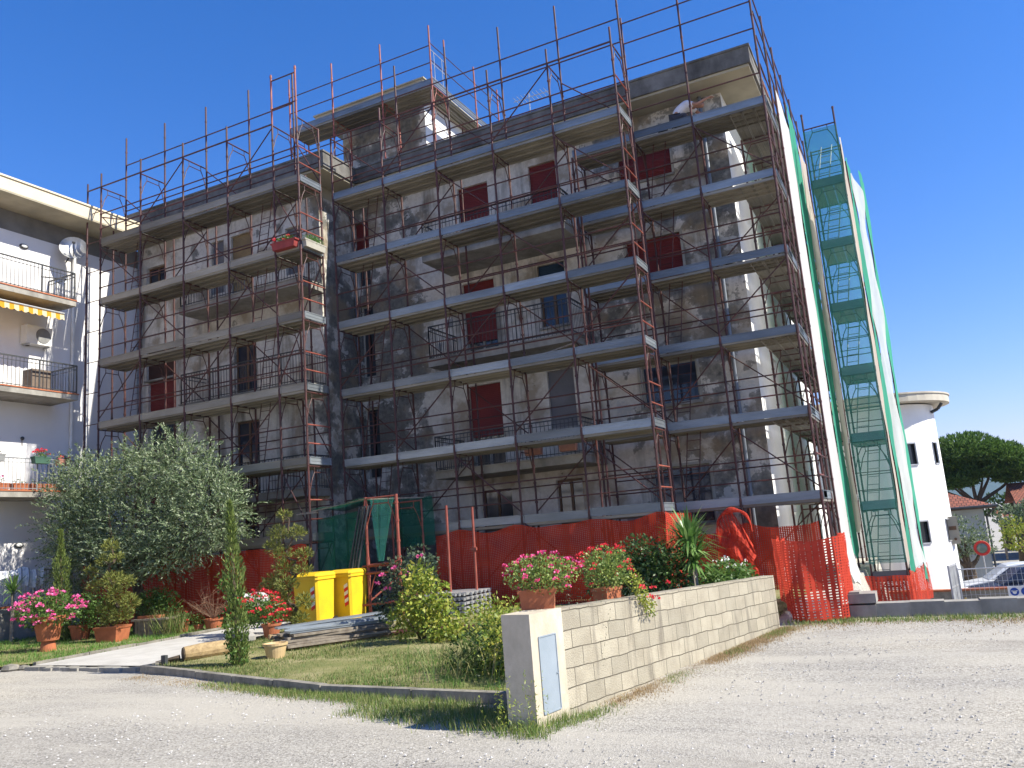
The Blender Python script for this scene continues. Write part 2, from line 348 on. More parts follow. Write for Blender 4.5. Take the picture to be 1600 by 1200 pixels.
def tag(o, label, cat, group=None):
    o['label'] = label; o['category'] = cat
    if group: o['group'] = group
    return o
def thing(name, label, cat, loc, group=None):
    o = bpy.data.objects.new(name, None); COL.objects.link(o); o.location = loc; ORG[o.name] = Vector(loc); o.empty_display_size = .3
    return tag(o, label, cat, group)
def struct(o, kind='structure'): o['kind'] = kind; return o
def inst(src, parent, dloc):
    """linked copy of a part, shifted by dloc from its source's world place"""
    c = src.copy(); COL.objects.link(c); w = ORG[src.name] + Vector(dloc); ORG[c.name] = w
    c.parent = parent; c.location = w - (ORG[parent.name] if parent else Vector((0, 0, 0)))
    return c
def copy_tree(root, loc, label=None, group=None):
    c = root.copy(); COL.objects.link(c); c.location = loc; ORG[c.name] = Vector(loc)
    if label: c['label'] = label
    if group: c['group'] = group
    for ch in root.children:
        k = ch.copy(); COL.objects.link(k); k.parent = c; ORG[k.name] = ORG[c.name] + k.location
        for g in ch.children:
            q = g.copy(); COL.objects.link(q); q.parent = k; ORG[q.name] = ORG[k.name] + q.location
    return c

# ================================================================== SETTING: ground
G0 = -.2
def gz(x, y):
    """ground height: flat lot and garden, dropping behind the low wall on the right"""
    if x < 12.6 or y < -3.7: 
        z = G0
    else:
        t = min(1, (x-12.6)/.3)
        z = G0 - t*(.3 + .075*min(max(y+3.7, 0), 17.5))
        if y > 14.2: z -= min(1, (y-14.2)/1.2)*.75*t
    r = math.hypot(x-12, y)
    if r > 60: z -= min(3.0, (r-60)*.02)
    return z
def axis(vals):
    out = []
    for a, b, st in vals:
        k = max(1, int(round((b-a)/st))); out += [a+(b-a)*i/k for i in range(k)]
    return out + [vals[-1][1]]
gx = axis([(-6000, -500, 1100), (-500, -60, 110), (-60, -14, 6), (-14, 12.6, 1.0), (12.6, 12.9, .3), (12.9, 20, .6), (20, 60, 5), (60, 500, 110), (500, 6000, 1100)])
gy = axis([(-6000, -500, 1100), (-500, -60, 110), (-60, -20, 5), (-20, -3.71, .7), (-3.71, -3.6, .11), (-3.6, 14.2, 1.1), (14.2, 15.4, .3), (15.4, 60, 5), (60, 500, 60), (500, 6000, 1100)])
b = MB()
for y in gy:
    for x in gx:
        n_ = (.012*math.sin(x*1.7+y*.6)+.01*math.sin(y*2.3-x*.8)) if -20 < y < -3.7 and 0 < x < 30 else 0
        b.v.append((x, y, gz(x, y)+n_-.012))
nx = len(gx)
for j in range(len(gy)-1):
    for i in range(nx-1):
        a = j*nx+i; b.f.append((a, a+1, a+nx+1, a+nx)); b.mi.append(0)
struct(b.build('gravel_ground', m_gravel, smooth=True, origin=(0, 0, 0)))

# lawn sheets either side of the path
LAWN_R = [(2.35, -8.62), (4.2, -9.2), (7.44, -10.24), (10.25, -10.62), (10.8, -10.6), (11.0, -10.0), (11.9, -4.9), (11.9, 3.0), (-9.7, 3.0), (-9.7, -1.2), (-1.2, -1.2), (-.2, -2.0), (.9, -3.8), (2.0, -6.4)]
LAWN_L = [(-1.15, -8.2), (-1.35, -5.8), (-1.55, -3.1), (-2.2, -1.2), (-9.7, -1.2), (-16, -2), (-16, -9), (-6, -8.3), (-2.0, -8.5)]
def flat(poly, z, name, mat, sub=.5, amp=.03, seed=1):
    """polygon filled by a jittered grid"""
    bm = bmesh.new(); vs = [bm.verts.new((x, y, z)) for x, y in poly]; f = bm.faces.new(vs)
    xs = [p[0] for p in poly]; ys = [p[1] for p in poly]
    for ax, lo, hi in ((0, min(xs), max(xs)), (1, min(ys), max(ys))):
        k = lo+sub
        while k < hi:
            co = Vector((k, 0, 0)) if ax == 0 else Vector((0, k, 0)); no = Vector((1, 0, 0)) if ax == 0 else Vector((0, 1, 0))
            bmesh.ops.bisect_plane(bm, geom=bm.verts[:]+bm.edges[:]+bm.faces[:], plane_co=co, plane_no=no); k += sub
    for v in bm.verts: v.co.z += amp*(math.sin(v.co.x*2.1+seed)+math.sin(v.co.y*2.7+v.co.x))*.5
    bm.normal_update()
    for fc in bm.faces:
        if fc.normal.z < 0: fc.normal_flip()
    me = bpy.data.meshes.new(name); bm.to_mesh(me); bm.free(); me.materials.append(mat)
    o = bpy.data.objects.new(name, me); COL.objects.link(o); return struct(o)
flat(LAWN_R, G0+.05, 'lawn', m_lawn); flat(LAWN_L, G0+.045, 'lawn', m_lawn, seed=4)
# path: a concrete walk to the entrance, with a broken front edge
flat([(-1.05, -8.33), (2.1, -8.52), (2.2, -8.1), (1.85, -6.3), (.8, -3.8), (-.3, -2.05), (-1.25, -1.15), (-2.1, -1.2), (-1.45, -3.1), (-1.22, -5.8)], G0+.06, 'path', m_path, 2, .0)
b = MB(); rnd.seed(5)
for i in range(16):
    x = -1.05+i*.195; y = -8.35-.19*i/16
    b.obox((x+.1, y-.07, G0+.005), (.1+rnd.uniform(0, .02), 0, 0), (0, .07+rnd.uniform(-.03, .05), 0), (0, 0, .045+rnd.uniform(-.012, .006)))
struct(b.build('path_edge', m_conc))
def kerb(pts, h=.12, w=.11, name='kerb'):
    b = MB()
    for (x0, y0), (x1, y1) in zip(pts, pts[1:]):
        L = math.hypot(x1-x0, y1-y0); k = max(1, int(L/1.0))
        for i in range(k):
            p = Vector((x0+(x1-x0)*i/k, y0+(y1-y0)*i/k, G0-.05+h/2)); q = Vector((x0+(x1-x0)*(i+1)/k, y0+(y1-y0)*(i+1)/k, G0-.05+h/2))
            d = (q-p).normalized(); j = rnd.uniform(-.012, .012)
            b.bar(p+d*.008+Vector((0, 0, j)), q-d*.008+Vector((0, 0, j)), w, h+.1)
    return struct(b.build(name, m_kerb))
kerb([(2.2, -8.15), (2.32, -8.72), (4.2, -9.29), (7.44, -10.35), (10.35, -10.72)], .10)
kerb([(-1.18, -8.25), (-1.38, -5.8), (-1.6, -3.1)], .1, .08)
b = MB()
for (x, y, s) in ((-1.5, -8.5, .16), (-1.9, -8.72, .2), (-2.4, -8.85, .14), (-1.25, -8.4, .1)): b.ball((x, y, G0+.02), (s*1.4, s, s*.6), 7, 4)
tag(b.build('edging_stone', m_kerb), 'rough grey stones edging the grass left of the path', 'stones')

# low wall on the right edge of the lot
b = MB(); p0 = (13.0, -4.0); p1 = (26, -3.2); k = 26
for i in range(k):
    a = i/k; c = (i+1)/k; x0 = p0[0]+(p1[0]-p0[0])*a; x1 = p0[0]+(p1[0]-p0[0])*c; y0 = p0[1]+(p1[1]-p0[1])*a
    dz = rnd.uniform(-.012, .012)
    b.box(x0, x1, y0, y0+.32, -.9, .0+dz)
tag(b.build('low_wall', m_conc, base=True), 'long low grey concrete wall between gravel and the lower car park', 'wall')
b = MB(); b.box(13.1, 13.52, -4.02, -3.5, .02, .17); b.box(13.12, 13.28, -3.98, -3.6, .172, .2)
tag(b.build('concrete_block', m_conc, base=True), 'short concrete block on the low wall weighing down the white net', 'block')

b = MB()
for i in range(12):
    for j in range(20):
        x0, x1 = 12.95+i*.2, 12.95+(i+1)*.2; y0, y1 = -3.55+j*.85, -3.55+(j+1)*.85
        if y1 > 13.8: continue
        b.quad((x0, y0, gz(x0, y0)+.012), (x1, y0, gz(x1, y0)+.012), (x1, y1, gz(x1, y1)+.012), (x0, y1, gz(x0, y1)+.012))
struct(b.build('soil', pm('dark_soil', (.14, .105, .075), (.09, .07, .05), 3, .95, bs=.5)))
# ================================================================== MAIN APARTMENT BUILDING
BLD = thing('apartment_building', 'four storey apartment block with stained grey plaster, wrapped in red scaffolding', 'building', (1, 3, G0))
def wall_x(b, x0, x1, z0, z1, y, holes, depth=.2):
    xs = sorted({x0, x1} | {h[0] for h in holes} | {h[1] for h in holes}); zs = sorted({z0, z1} | {h[2] for h in holes} | {h[3] for h in holes})
    for i in range(len(xs)-1):
        for j in range(len(zs)-1):
            cx, cz = (xs[i]+xs[i+1])/2, (zs[j]+zs[j+1])/2
            if any(h[0] < cx < h[1] and h[2] < cz < h[3] for h in holes): continue
            b.quad((xs[i], y, zs[j]), (xs[i+1], y, zs[j]), (xs[i+1], y, zs[j+1]), (xs[i], y, zs[j+1]))
    for (a, c, e, f) in holes:
        d = y+depth
        b.quad((a, y, e), (a, d, e), (a, d, f), (a, y, f)); b.quad((c, d, e), (c, y, e), (c, y, f), (c, d, f))
        b.quad((a, y, f), (a, d, f), (c, d, f), (c, y, f)); b.quad((a, d, e), (a, y, e), (c, y, e), (c, d, e))
YM, YL, XR, XC = 2.95, 1.2, -1.5, 11.08     # middle wall, left wall, return wall, right corner
# (x0, x1, z0, z1, style, closed fraction)
WM = [(2.72, 3.72, 1.75, 2.95, 'wood', 0), (5.15, 5.96, 1.75, 3.02, 'wood', 0), (7.95, 9.55, 1.5, 3.04, 'pale', 0),
      (2.53, 3.62, 3.6, 6.13, 'red', .62), (5.15, 5.98, 4.5, 6.19, 'grey', 1), (7.95, 9.52, 4.72, 5.88, 'pale', .0),
      (2.56, 3.66, 6.85, 9.37, 'red', .75), (5.14, 6.0, 7.5, 9.4, 'blue', .4), (7.93, 9.5, 8.15, 9.46, 'red', 1),
      (2.62, 3.7, 10.0, 12.53, 'red', .95), (5.12, 6.02, 10.0, 12.6, 'red', .95), (7.97, 9.5, 11.2, 12.05, 'red', 1),
      (-1.35, -.8, 3.7, 6.0, 'dark', 0), (-1.35, -.82, 7.0, 9.44, 'dark', 0), (-1.42, -.85, 10.1, 12.33, 'red', .7)]
WL = [(-5.22, -4.24, 6.5, 8.48, 'wood', 0), (-5.22, -4.2, 3.45, 5.9, 'wood', 0), (-5.27, -4.36, 9.9, 12.28, 'tan', 1), (-6.15, -5.58, 10.4, 12.27, 'grey', 1),
      (-9.3, -8.35, 10.85, 12.03, 'wood', 0), (-9.3, -7.86, 7.9, 9.13, 'board', 1), (-9.2, -7.86, 5.2, 7.9, 'red', .5), (-9.2, -7.9, 2.0, 4.2, 'red', .3),
      (-4.98, -4.36, 1.55, 3.02, 'wood', 0), (-2.9, -2.2, 10.4, 12.0, 'grey', 1), (-8.9, -7.9, 1.2, 1.9, 'dark', 0)]
b = MB()
wall_x(b, XR, XC, -1.2, 13.2, YM, [h[:4] for h in WM])
wall_x(b, -9.7, XR, -1.2, 12.85, YL, [h[:4] for h in WL])
b.quad((XR, YL, -1.2), (XR, YM, -1.2), (XR, YM, 13.2), (XR, YL, 13.2))
b.quad((XC, 16, -3), (-9.7, 16, -3), (-9.7, 16, 13.2), (XC, 16, 13.2)); b.quad((-9.7, 16, -3), (-9.7, YL, -3), (-9.7, YL, 13.2), (-9.7, 16, 13.2))
b.build('wall', m_plaster, BLD)
# white side wall, with real openings (built along y)
b = MB(); SW = [(5.6, 6.6, z, z+1.35) for z in (1.6, 4.75, 7.95, 10.95)] + [(9.6, 10.6, z, z+1.35) for z in (1.6, 4.75, 7.95, 10.95)]
t = MB(); wall_x(t, YM, 16, -3, 13.2, 0, SW)
b.f = t.f; b.mi = t.mi; b.v = [(XC-p[1], p[0], p[2]) for p in t.v]
b.build('side_wall', m_white, BLD)
for (y0, y1, z0, z1) in SW:
    fr = MB()
    for (a, c, e, f) in ((y0, y0+.07, z0, z1), (y1-.07, y1, z0, z1), (y0+.07, y1-.07, z1-.07, z1), (y0+.07, y1-.07, z0, z0+.07), ((y0+y1)/2-.04, (y0+y1)/2+.04, z0+.07, z1-.07)):
        fr.box(XC-.14, XC-.08, a, c, e, f)
    w = fr.build('window_frame', m_white2, BLD)
    p = MB(); p.quad((XC-.11, y0, z0), (XC-.11, y1, z0), (XC-.11, y1, z1), (XC-.11, y0, z1)); p.build('pane', m_glass, w)
def window(par, x0, x1, z0, z1, y, style, closed):
    yo = y+.13; fr = MB(); f = .06
    fm = {'wood': m_brownwood, 'pale': m_paleframe, 'red': m_paleframe, 'grey': m_paleframe, 'blue': m_brownwood, 'tan': m_brownwood, 'board': m_darkboard, 'dark': m_paleframe}[style]
    fr.box(x0, x0+f, yo, yo+.06, z0, z1); fr.box(x1-f, x1, yo, yo+.06, z0, z1)
    fr.box(x0+f, x1-f, yo, yo+.06, z1-f, z1); fr.box(x0+f, x1-f, yo, yo+.06, z0, z0+f)
    mid = (x0+x1)/2
    if style in ('wood', 'pale', 'blue', 'red', 'grey'): fr.box(mid-.04, mid+.04, yo, yo+.06, z0+f, z1-f)
    if style == 'wood' and z1-z0 > 1.6: fr.box(x0+f, mid-.04, yo+.004, yo+.055, z0+.75, z0+.85); fr.box(mid+.04, x1-f, yo+.004, yo+.055, z0+.75, z0+.85)
    if style == 'pale' or (style == 'red' and x0 > 7):     # raised pale surround round the opening
        s = .07
        for q in ((x0-s, x0, z0, z1+s), (x1, x1+s, z0, z1+s), (x0, x1, z1, z1+s)): fr.box(q[0], q[1], y-.03, y+.02, q[2], q[3])
    w = fr.build('window_frame', fm, par)
    if closed < 1:
        for (a, c) in ((x0+f, mid-.04), (mid+.04, x1-f)):
            p = MB(); p.quad((a, yo+.03, z0+f), (c, yo+.03, z0+f), (c, yo+.03, z1-f), (a, yo+.03, z1-f)); p.build('pane', m_glassb if style in ('wood', 'pale', 'blue') else m_glass, w)
    if closed > 0 and style != 'dark':
        zb = z1-(z1-z0)*closed; s = MB(); n = max(2, int((z1-zb)/.055))
        for i in range(n):
            za = zb+(z1-zb)*i/n; zc = zb+(z1-zb)*(i+1)/n
            s.quad((x0+.01, yo-.045, za), (x1-.01, yo-.045, za), (x1-.01, yo-.03, zc), (x0+.01, yo-.03, zc)); s.quad((x0+.01, yo-.03, zc), (x1-.01, yo-.03, zc), (x1-.01, yo-.045, zc+.0005), (x0+.01, yo-.045, zc+.0005))
        s.build('shutter', {'red': m_shut, 'grey': m_curtain, 'blue': m_shutb, 'tan': m_tanblind, 'board': m_darkboard}.get(style, m_curtain), w)
    sl_ = MB()
    if z0 % 3.2 > .8 or style == 'pale': sl_.box(x0-.06, x1+.06, y-.07, y+.11, z0-.06, z0+.002); sl_.build('sill', m_slab, w)
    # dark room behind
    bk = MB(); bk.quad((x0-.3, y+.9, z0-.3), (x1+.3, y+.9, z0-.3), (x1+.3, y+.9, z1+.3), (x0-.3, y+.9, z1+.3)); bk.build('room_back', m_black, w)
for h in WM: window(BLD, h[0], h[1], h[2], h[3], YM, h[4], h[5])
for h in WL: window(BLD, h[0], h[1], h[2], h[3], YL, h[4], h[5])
# roof slab: projecting cornice that follows the step of the plan
b = MB(); YF, YFL, XF, XFL = 1.95, .3, 12.1, -.55
b.prism([(-10.2, YFL), (XFL, YFL), (XFL, YF), (XF, YF), (XF, 16.8), (-10.2, 16.8)], 13.22, 13.68)
b.prism([(-10.2, YFL-.03), (XFL+.03, YFL-.03), (XFL+.03, YF-.03), (XF+.03, YF-.03), (XF+.03, 16.8), (-10.2, 16.8)], 13.684, 13.74)
rf = b.build('roof', m_fascia, BLD)
b = MB(); b.prism([(-9.69, YFL+.06), (XFL-.06, YFL+.06), (XFL-.06, YF+.06), (XF-.06, YF+.06), (XF-.06, 16.7), (-9.69, 16.7)], 13.15, 13.216)
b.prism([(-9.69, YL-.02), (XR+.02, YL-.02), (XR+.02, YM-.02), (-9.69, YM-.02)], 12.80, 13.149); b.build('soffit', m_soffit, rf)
# roof stair head
b = MB(); b.box(-2.05, 1.35, 3.4, 8.2, 13.742, 16.28); ph = b.build('penthouse', m_white, BLD)
b = MB(); b.box(-2.65, 1.8, 2.65, 9.0, 16.3, 16.52); b.box(-2.7, 1.85, 2.6, 9.05, 16.522, 16.57); b.build('penthouse_roof', m_soffit, ph)
b = MB(); b.quad((-2.05, 3.38, 13.75), (1.35, 3.38, 13.75), (1.35, 3.38, 16.28), (-2.05, 3.38, 16.28)); b.build('penthouse_front', m_plaster, ph)
# balconies
def balcony(par, x0, x1, y0, y1, z, sides=(1, 1), iron=m_iron, slab=m_slab, h=1.0, gap=.115):
    s = MB(); s.box(x0, x1, y0, y1, z-.2, z); s.box(x0-.03, x1+.03, y0-.03, y1, z+.002, z+.035); sb = s.build('balcony', slab, par)
    r = MB(); yf = y0+.04
    def run(p, q):
        p, q = Vector(p), Vector(q); L = (q-p).length; n = int(L/gap)
        r.bar(p+Vector((0, 0, h)), q+Vector((0, 0, h)), .045, .03); r.bar(p+Vector((0, 0, .1)), q+Vector((0, 0, .1)), .03, .02); r.bar(p+Vector((0, 0, h-.12)), q+Vector((0, 0, h-.12)), .02, .02)
        for i in range(n+1):
            c = p+(q-p)*i/n; th = .026 if i % 12 == 0 else .012
            r.bar(c+Vector((0, 0, .04)), c+Vector((0, 0, h)), th, th, (0, 1, 0))
    run((x0+.04, yf, z), (x1-.04, yf, z))
    if sides[0]: run((x0+.04, yf, z), (x0+.04, y1, z))
    if sides[1]: run((x1-.04, yf, z), (x1-.04, y1, z))
    r.build('railing', iron, sb); return sb
for z in (3.5, 6.74, 9.92): balcony(BLD, 2.2, 6.75, 1.25, YM-.004, z)
for z in (3.38, 6.52, 9.75): balcony(BLD, -6.5, -1.45, .1, YL-.004, z)
# drain pipes on the facade
def pipe(x, y, z0, z1, r=.05, mat=m_pipe, par=BLD):
    b = MB(); b.tube((x, y, z0), (x, y, z1), r, 10)
    for k in range(int((z1-z0)/2)+1): b.tube((x, y, z0+.3+k*2), (x, y, z0+.36+k*2), r+.012, 10)
    b.build('downpipe', mat, par, smooth=False)
pipe(10.52, 2.86, -.2, 13.14); pipe(-9.55, 1.1, -.2, 12.8, .06); pipe(XR+.1, YM-.1, -.2, 13.1, .045)
for (x0, x1, z) in ((1.9, 2.15, 8.1), (1.6, 1.66, 7.4)):
    b = MB(); b.box(x0, x1, YM-.05, YM-.004, z, z+.25); b.build('junction_box', m_grey, BLD)

# ================================================================== ROOF AERIAL
b = MB(); b.tube((3.9, 6.5, 13.74), (3.9, 6.5, 17.2), .02)
b.tube((3.3, 6.5, 17.0), (4.7, 6.5, 17.0), .012); 
for i in range(9): b.tube((3.4+i*.15, 6.2, 17.0), (3.4+i*.15, 6.8, 17.0), .008)
tag(b.build('roof_aerial', m_metal, base=True), 'thin television aerial on the flat roof behind the parapet', 'aerial')

# ================================================================== LEFT WING
XW, XE = -9.7, -8.5
WING = thing('apartment_wing', 'white left apartment wing with cream eave and long balconies', 'building', (XW-3, -10, G0))
b = MB(); b.box(XW-9, XW, -40, 1.18, -.6, 12.1); b.build('wall', m_wing, WING)
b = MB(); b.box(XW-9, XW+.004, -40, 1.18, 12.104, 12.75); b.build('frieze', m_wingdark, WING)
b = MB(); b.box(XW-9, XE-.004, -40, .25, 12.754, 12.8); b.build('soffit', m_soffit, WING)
b = MB(); b.box(XW-9, XE, -40, .25, 12.804, 13.2); b.box(XW-9, XE+.04, -40, .27, 13.204, 13.26); b.build('roof', m_cream, WING)
def wbalc(y1, z, rail=.9, iron=m_irong, x1=-8.38):
    s = MB(); s.box(XW+.003, x1, -30, y1, z-.16, z); sb = s.build('balcony', m_slab, WING)
    t_ = MB(); t_.box(x1-.35, x1+.02, -30, y1+.02, z+.002, z+.04); t_.build('tile_edge', m_terra, sb)
    r = MB(); n = 0
    for (p, q) in (((x1-.05, -14, z), (x1-.05, y1-.03, z)), ((x1-.05, y1-.03, z), (XW+.02, y1-.03, z))):
        p, q = Vector(p), Vector(q); L = (q-p).length; n = int(L/.12)
        r.bar(p+Vector((0, 0, rail)), q+Vector((0, 0, rail)), .045, .035); r.bar(p+Vector((0, 0, .09)), q+Vector((0, 0, .09)), .025, .02); r.bar(p+Vector((0, 0, rail-.12)), q+Vector((0, 0, rail-.12)), .02, .015)
        for i in range(n+1):
            c = p+(q-p)*i/n; th = .035 if i % 11 == 0 else .012; r.bar(c+Vector((0, 0, .04)), c+Vector((0, 0, rail)), th, th, (0, 1, 0))
    r.build('railing', iron, sb); return sb
wbalc(-2.22, 9.85, .92, m_iron); wbalc(-2.1, 6.88, .92, m_iron); wbalc(-2.1, 3.9, .95); wbalc(-2.6, .72, .95)
b = MB(); b.box(XW+.004, -8.4, -30, -2.62, G0-.1, .55); b.build('terrace_base', m_conc, WING)
pipe(XW+.09, -1.42, -.2, 12.0, .055, m_white2, WING)
for (y, z) in ((-8.2, 9.95), (-6.3, 6.98), (-7.2, 4.0), (-6.8, .8)):        # balcony doors, mostly out of frame
    f = MB(); f.box(XW+.002, XW+.05, y, y+1.3, z, z+2.2); d = f.build('balcony_door', m_brownwood, WING)
    p = MB(); p.box(XW+.052, XW+.058, y+.1, y+1.2, z+.15, z+2.1); p.build('pane', m_glass, d)
# striped awning under the top balcony
aw = MB(); Y0, Y1 = -9.0, -2.68; nst = 44
for i in range(nst):
    aw.cur = i % 2; a = Y0+(Y1-Y0)*i/nst; c = Y0+(Y1-Y0)*(i+1)/nst
    aw.quad((XW+.1, a, 9.62), (XW+.1, c, 9.62), (-8.3, c, 9.33), (-8.3, a, 9.33))
    k = 4
    for j in range(k):
        t0, t1 = j/k, (j+1)/k; sc = lambda tt: 9.16-.045*abs(math.sin((i+tt)*math.pi/1.5))
        aw.quad((-8.3, a+(c-a)*t0, 9.33), (-8.3, a+(c-a)*t1, 9.33), (-8.28, a+(c-a)*t1, sc(t1)), (-8.28, a+(c-a)*t0, sc(t0)))
m_awy = cloth('orange_yellow_awning', (.85, .42, .05), (.8, .38, .04), 1, .4); m_aww = cloth('cream_awning', (.85, .74, .5), (.8, .68, .42), 1, .4)
ao = aw.build('awning', [m_awy, m_aww], WING)
b = MB(); b.tube((-8.29, Y0, 9.34), (-8.29, Y1, 9.34), .03, 8); b.box(XW+.02, XW+.2, Y0, Y1, 9.6, 9.68); b.build('awning_bar', m_metal, ao)
# air conditioner, lamps, dish
def acunit(x, y, z, label):
    t = thing('air_conditioner', label, 'air conditioner', (x, y, z))
    b = MB(); b.box(x, x+.3, y-.42, y+.42, z, z+.58); b.build('casing', m_white2, t)
    b = MB(); b.tube((x+.301, y+.12, z+.29), (x+.315, y+.12, z+.29), .24, 16); b.build('fan_grille', m_grey, t)
    for q in (-.36, .32): b = MB(); b.box(x, x+.32, y+q, y+q+.04, z-.05, z-.002); b.build('bracket', m_metal, t)
acunit(XW+.03, -2.73, 8.55, 'white air conditioner on the wing wall beneath the striped awning')
def lamp(y, z, label):
    t = thing('wall_lamp', label, 'lamp', (XW, y, z), 'oval bulkhead lamps on the wing wall')
    b = MB(); b.ball((XW+.03, y, z), (.05, .15, .085), 12, 6); b.build('housing', m_iron, t)
    b = MB(); b.ball((XW+.065, y, z), (.035, .1, .055), 12, 6); b.build('lamp_glass', m_white2, t)
lamp(-3.12, 11.71, 'oval wall lamp above the top left balcony'); lamp(-2.95, 8.6, 'oval wall lamp beneath the air conditioner'); lamp(-3.0, 2.45, 'oval wall lamp above the ground floor terrace')
b = MB(); b.ball((XW+.05, -3.0, 5.63), (.05, .06, .06), 8, 5); b.tube((XW+.02, -3.0, 5.63), (XW+.06, -3.0, 5.4), .012)
tag(b.build('wall_tap', m_iron), 'small dark wall fitting low on the shaded wing wall', 'wall fitting')
DS = thing('satellite_dish', 'pale satellite dish on the wing wall under the eave', 'satellite dish', (XW, -1.65, 11.6))
c = Vector((-9.2, -1.75, 11.86)); nd = Vector((.75, -.55, .25)).normalized(); ua = nd.cross(Vector((0, 0, 1))).normalized(); va = ua.cross(nd)
b = MB(); rings = []
for i in range(5):
    r = .42*i/4+.001; rings.append([c + nd*(.16*(r/.42)**2) + ua*r*math.cos(6.2832*k/20) + va*r*math.sin(6.2832*k/20) for k in range(20)])
for i in range(4):
    for k in range(20): b.quad(rings[i][k], rings[i][(k+1) % 20], rings[i+1][(k+1) % 20], rings[i+1][k])
b.build('dish', m_metal, DS, smooth=True)
b = MB(); b.tube(c, (XW, -1.65, 11.6), .025); b.tube(c-va*.35, c+nd*.45, .012); b.ball(c+nd*.45, .05); b.build('arm', m_iron, DS)

# ================================================================== SCAFFOLDING
Z0S = -.17
def frame_mb(P, v0, v1, z, H=2.0, wide=.025):
    b = MB(); zt = z+H-.03
    for v in (v0, v1):
        b.tube(P(v, z), P(v, z+H), wide, 8)
        b.tube(P(v, z-.02), P(v, z+.16), wide+.011, 8)               # spigot sleeve
        for q in (.55, 1.05, 1.5): b.tube(P(v, z+q-.025), P(v, z+q+.025), wide+.012, 6)
    s = 1 if v1 > v0 else -1; w = abs(v1-v0); k = min(.24, w*.28)
    b.tube(P(v0, zt), P(v1, zt), .021, 6)
    b.tube(P(v0+s*k, zt-.16), P(v1-s*k, zt-.16), .014, 5)
    for v, d in ((v0, 1), (v1, -1)):
        b.tube(P(v, zt-.78), P(v+s*d*k*.55, zt-.36), .014, 5, cap=False); b.tube(P(v+s*d*k*.55, zt-.36), P(v+s*d*k, zt-.16), .014, 5, cap=False)
        b.tube(P(v+s*d*k, zt-.16), P(v+s*d*k, zt), .011, 5, cap=False)
    return b
PROF = [(0, -.075), (.02, -.075), (.022, -.02), (.14, -.02), (.145, -.04), (.16, -.04), (.165, -.02), (.278, -.02), (.28, -.075), (.30, -.075)]
def deck_mb(F, a, c, v0, v1, z):
    """pressed steel planks: flat tops, ribbed undersides"""
    b = MB(); s = 1 if v1 > v0 else -1; w = abs(v1-v0)-.02; n = max(1, int(round(w/.31))); pw = w/n
    for i in range(n):
        o = v0+s*(.01+i*pw); k = (pw-.018)/.30
        pr_ = [(o+s*p[0]*k, z+p[1]) for p in PROF]
        for (va, za), (vb, zb) in zip(pr_, pr_[1:]): b.quad(F(a, va, za), F(a, vb, zb), F(c, vb, zb), F(c, va, za))
        va, vb = pr_[0][0], pr_[-1][0]
        b.quad(F(a, va, z), F(c, va, z), F(c, vb, z), F(a, vb, z))
        b.quad(F(a, va, z), F(a, va, z-.065), F(c, va, z-.065), F(c, va, z)); b.quad(F(a, vb, z-.065), F(a, vb, z), F(c, vb, z), F(c, vb, z-.065))
        for e in (a, c): b.quad(F(e, va, z), F(e, vb, z), F(e, vb, z-.04), F(e, va, z-.04))
    return b
def toe_mb(A, B, out, z, h=.2):
    """toe board with rolled edges between two points, facing out"""
    A, B, o = Vector(A), Vector(B), Vector(out); d = (B-A).normalized(); b = MB()
    A = A+d*.02; B = B-d*.02
    b.bar(A+Vector((0, 0, z+h/2)), B+Vector((0, 0, z+h/2)), .012, h)
    for zz in (.012, h-.012): b.bar(A+o*.012+Vector((0, 0, z+zz)), B+o*.012+Vector((0, 0, z+zz)), .014, .022)
    b.bar(A+o*.009+Vector((0, 0, z+h/2)), B+o*.009+Vector((0, 0, z+h/2)), .008, .035)
    for e in (A+d*.03, B-d*.03): b.bar(e+o*.012+Vector((0, 0, z+.002)), e+o*.012+Vector((0, 0, z+h-.002)), .014, .035, (d.x, d.y, 0))
    return b
def rail_mb(A, B, zs, r=.019):
    b = MB()
    for z in zs: b.tube(Vector(A)+Vector((0, 0, z)), Vector(B)+Vector((0, 0, z)), r, 6)
    return b
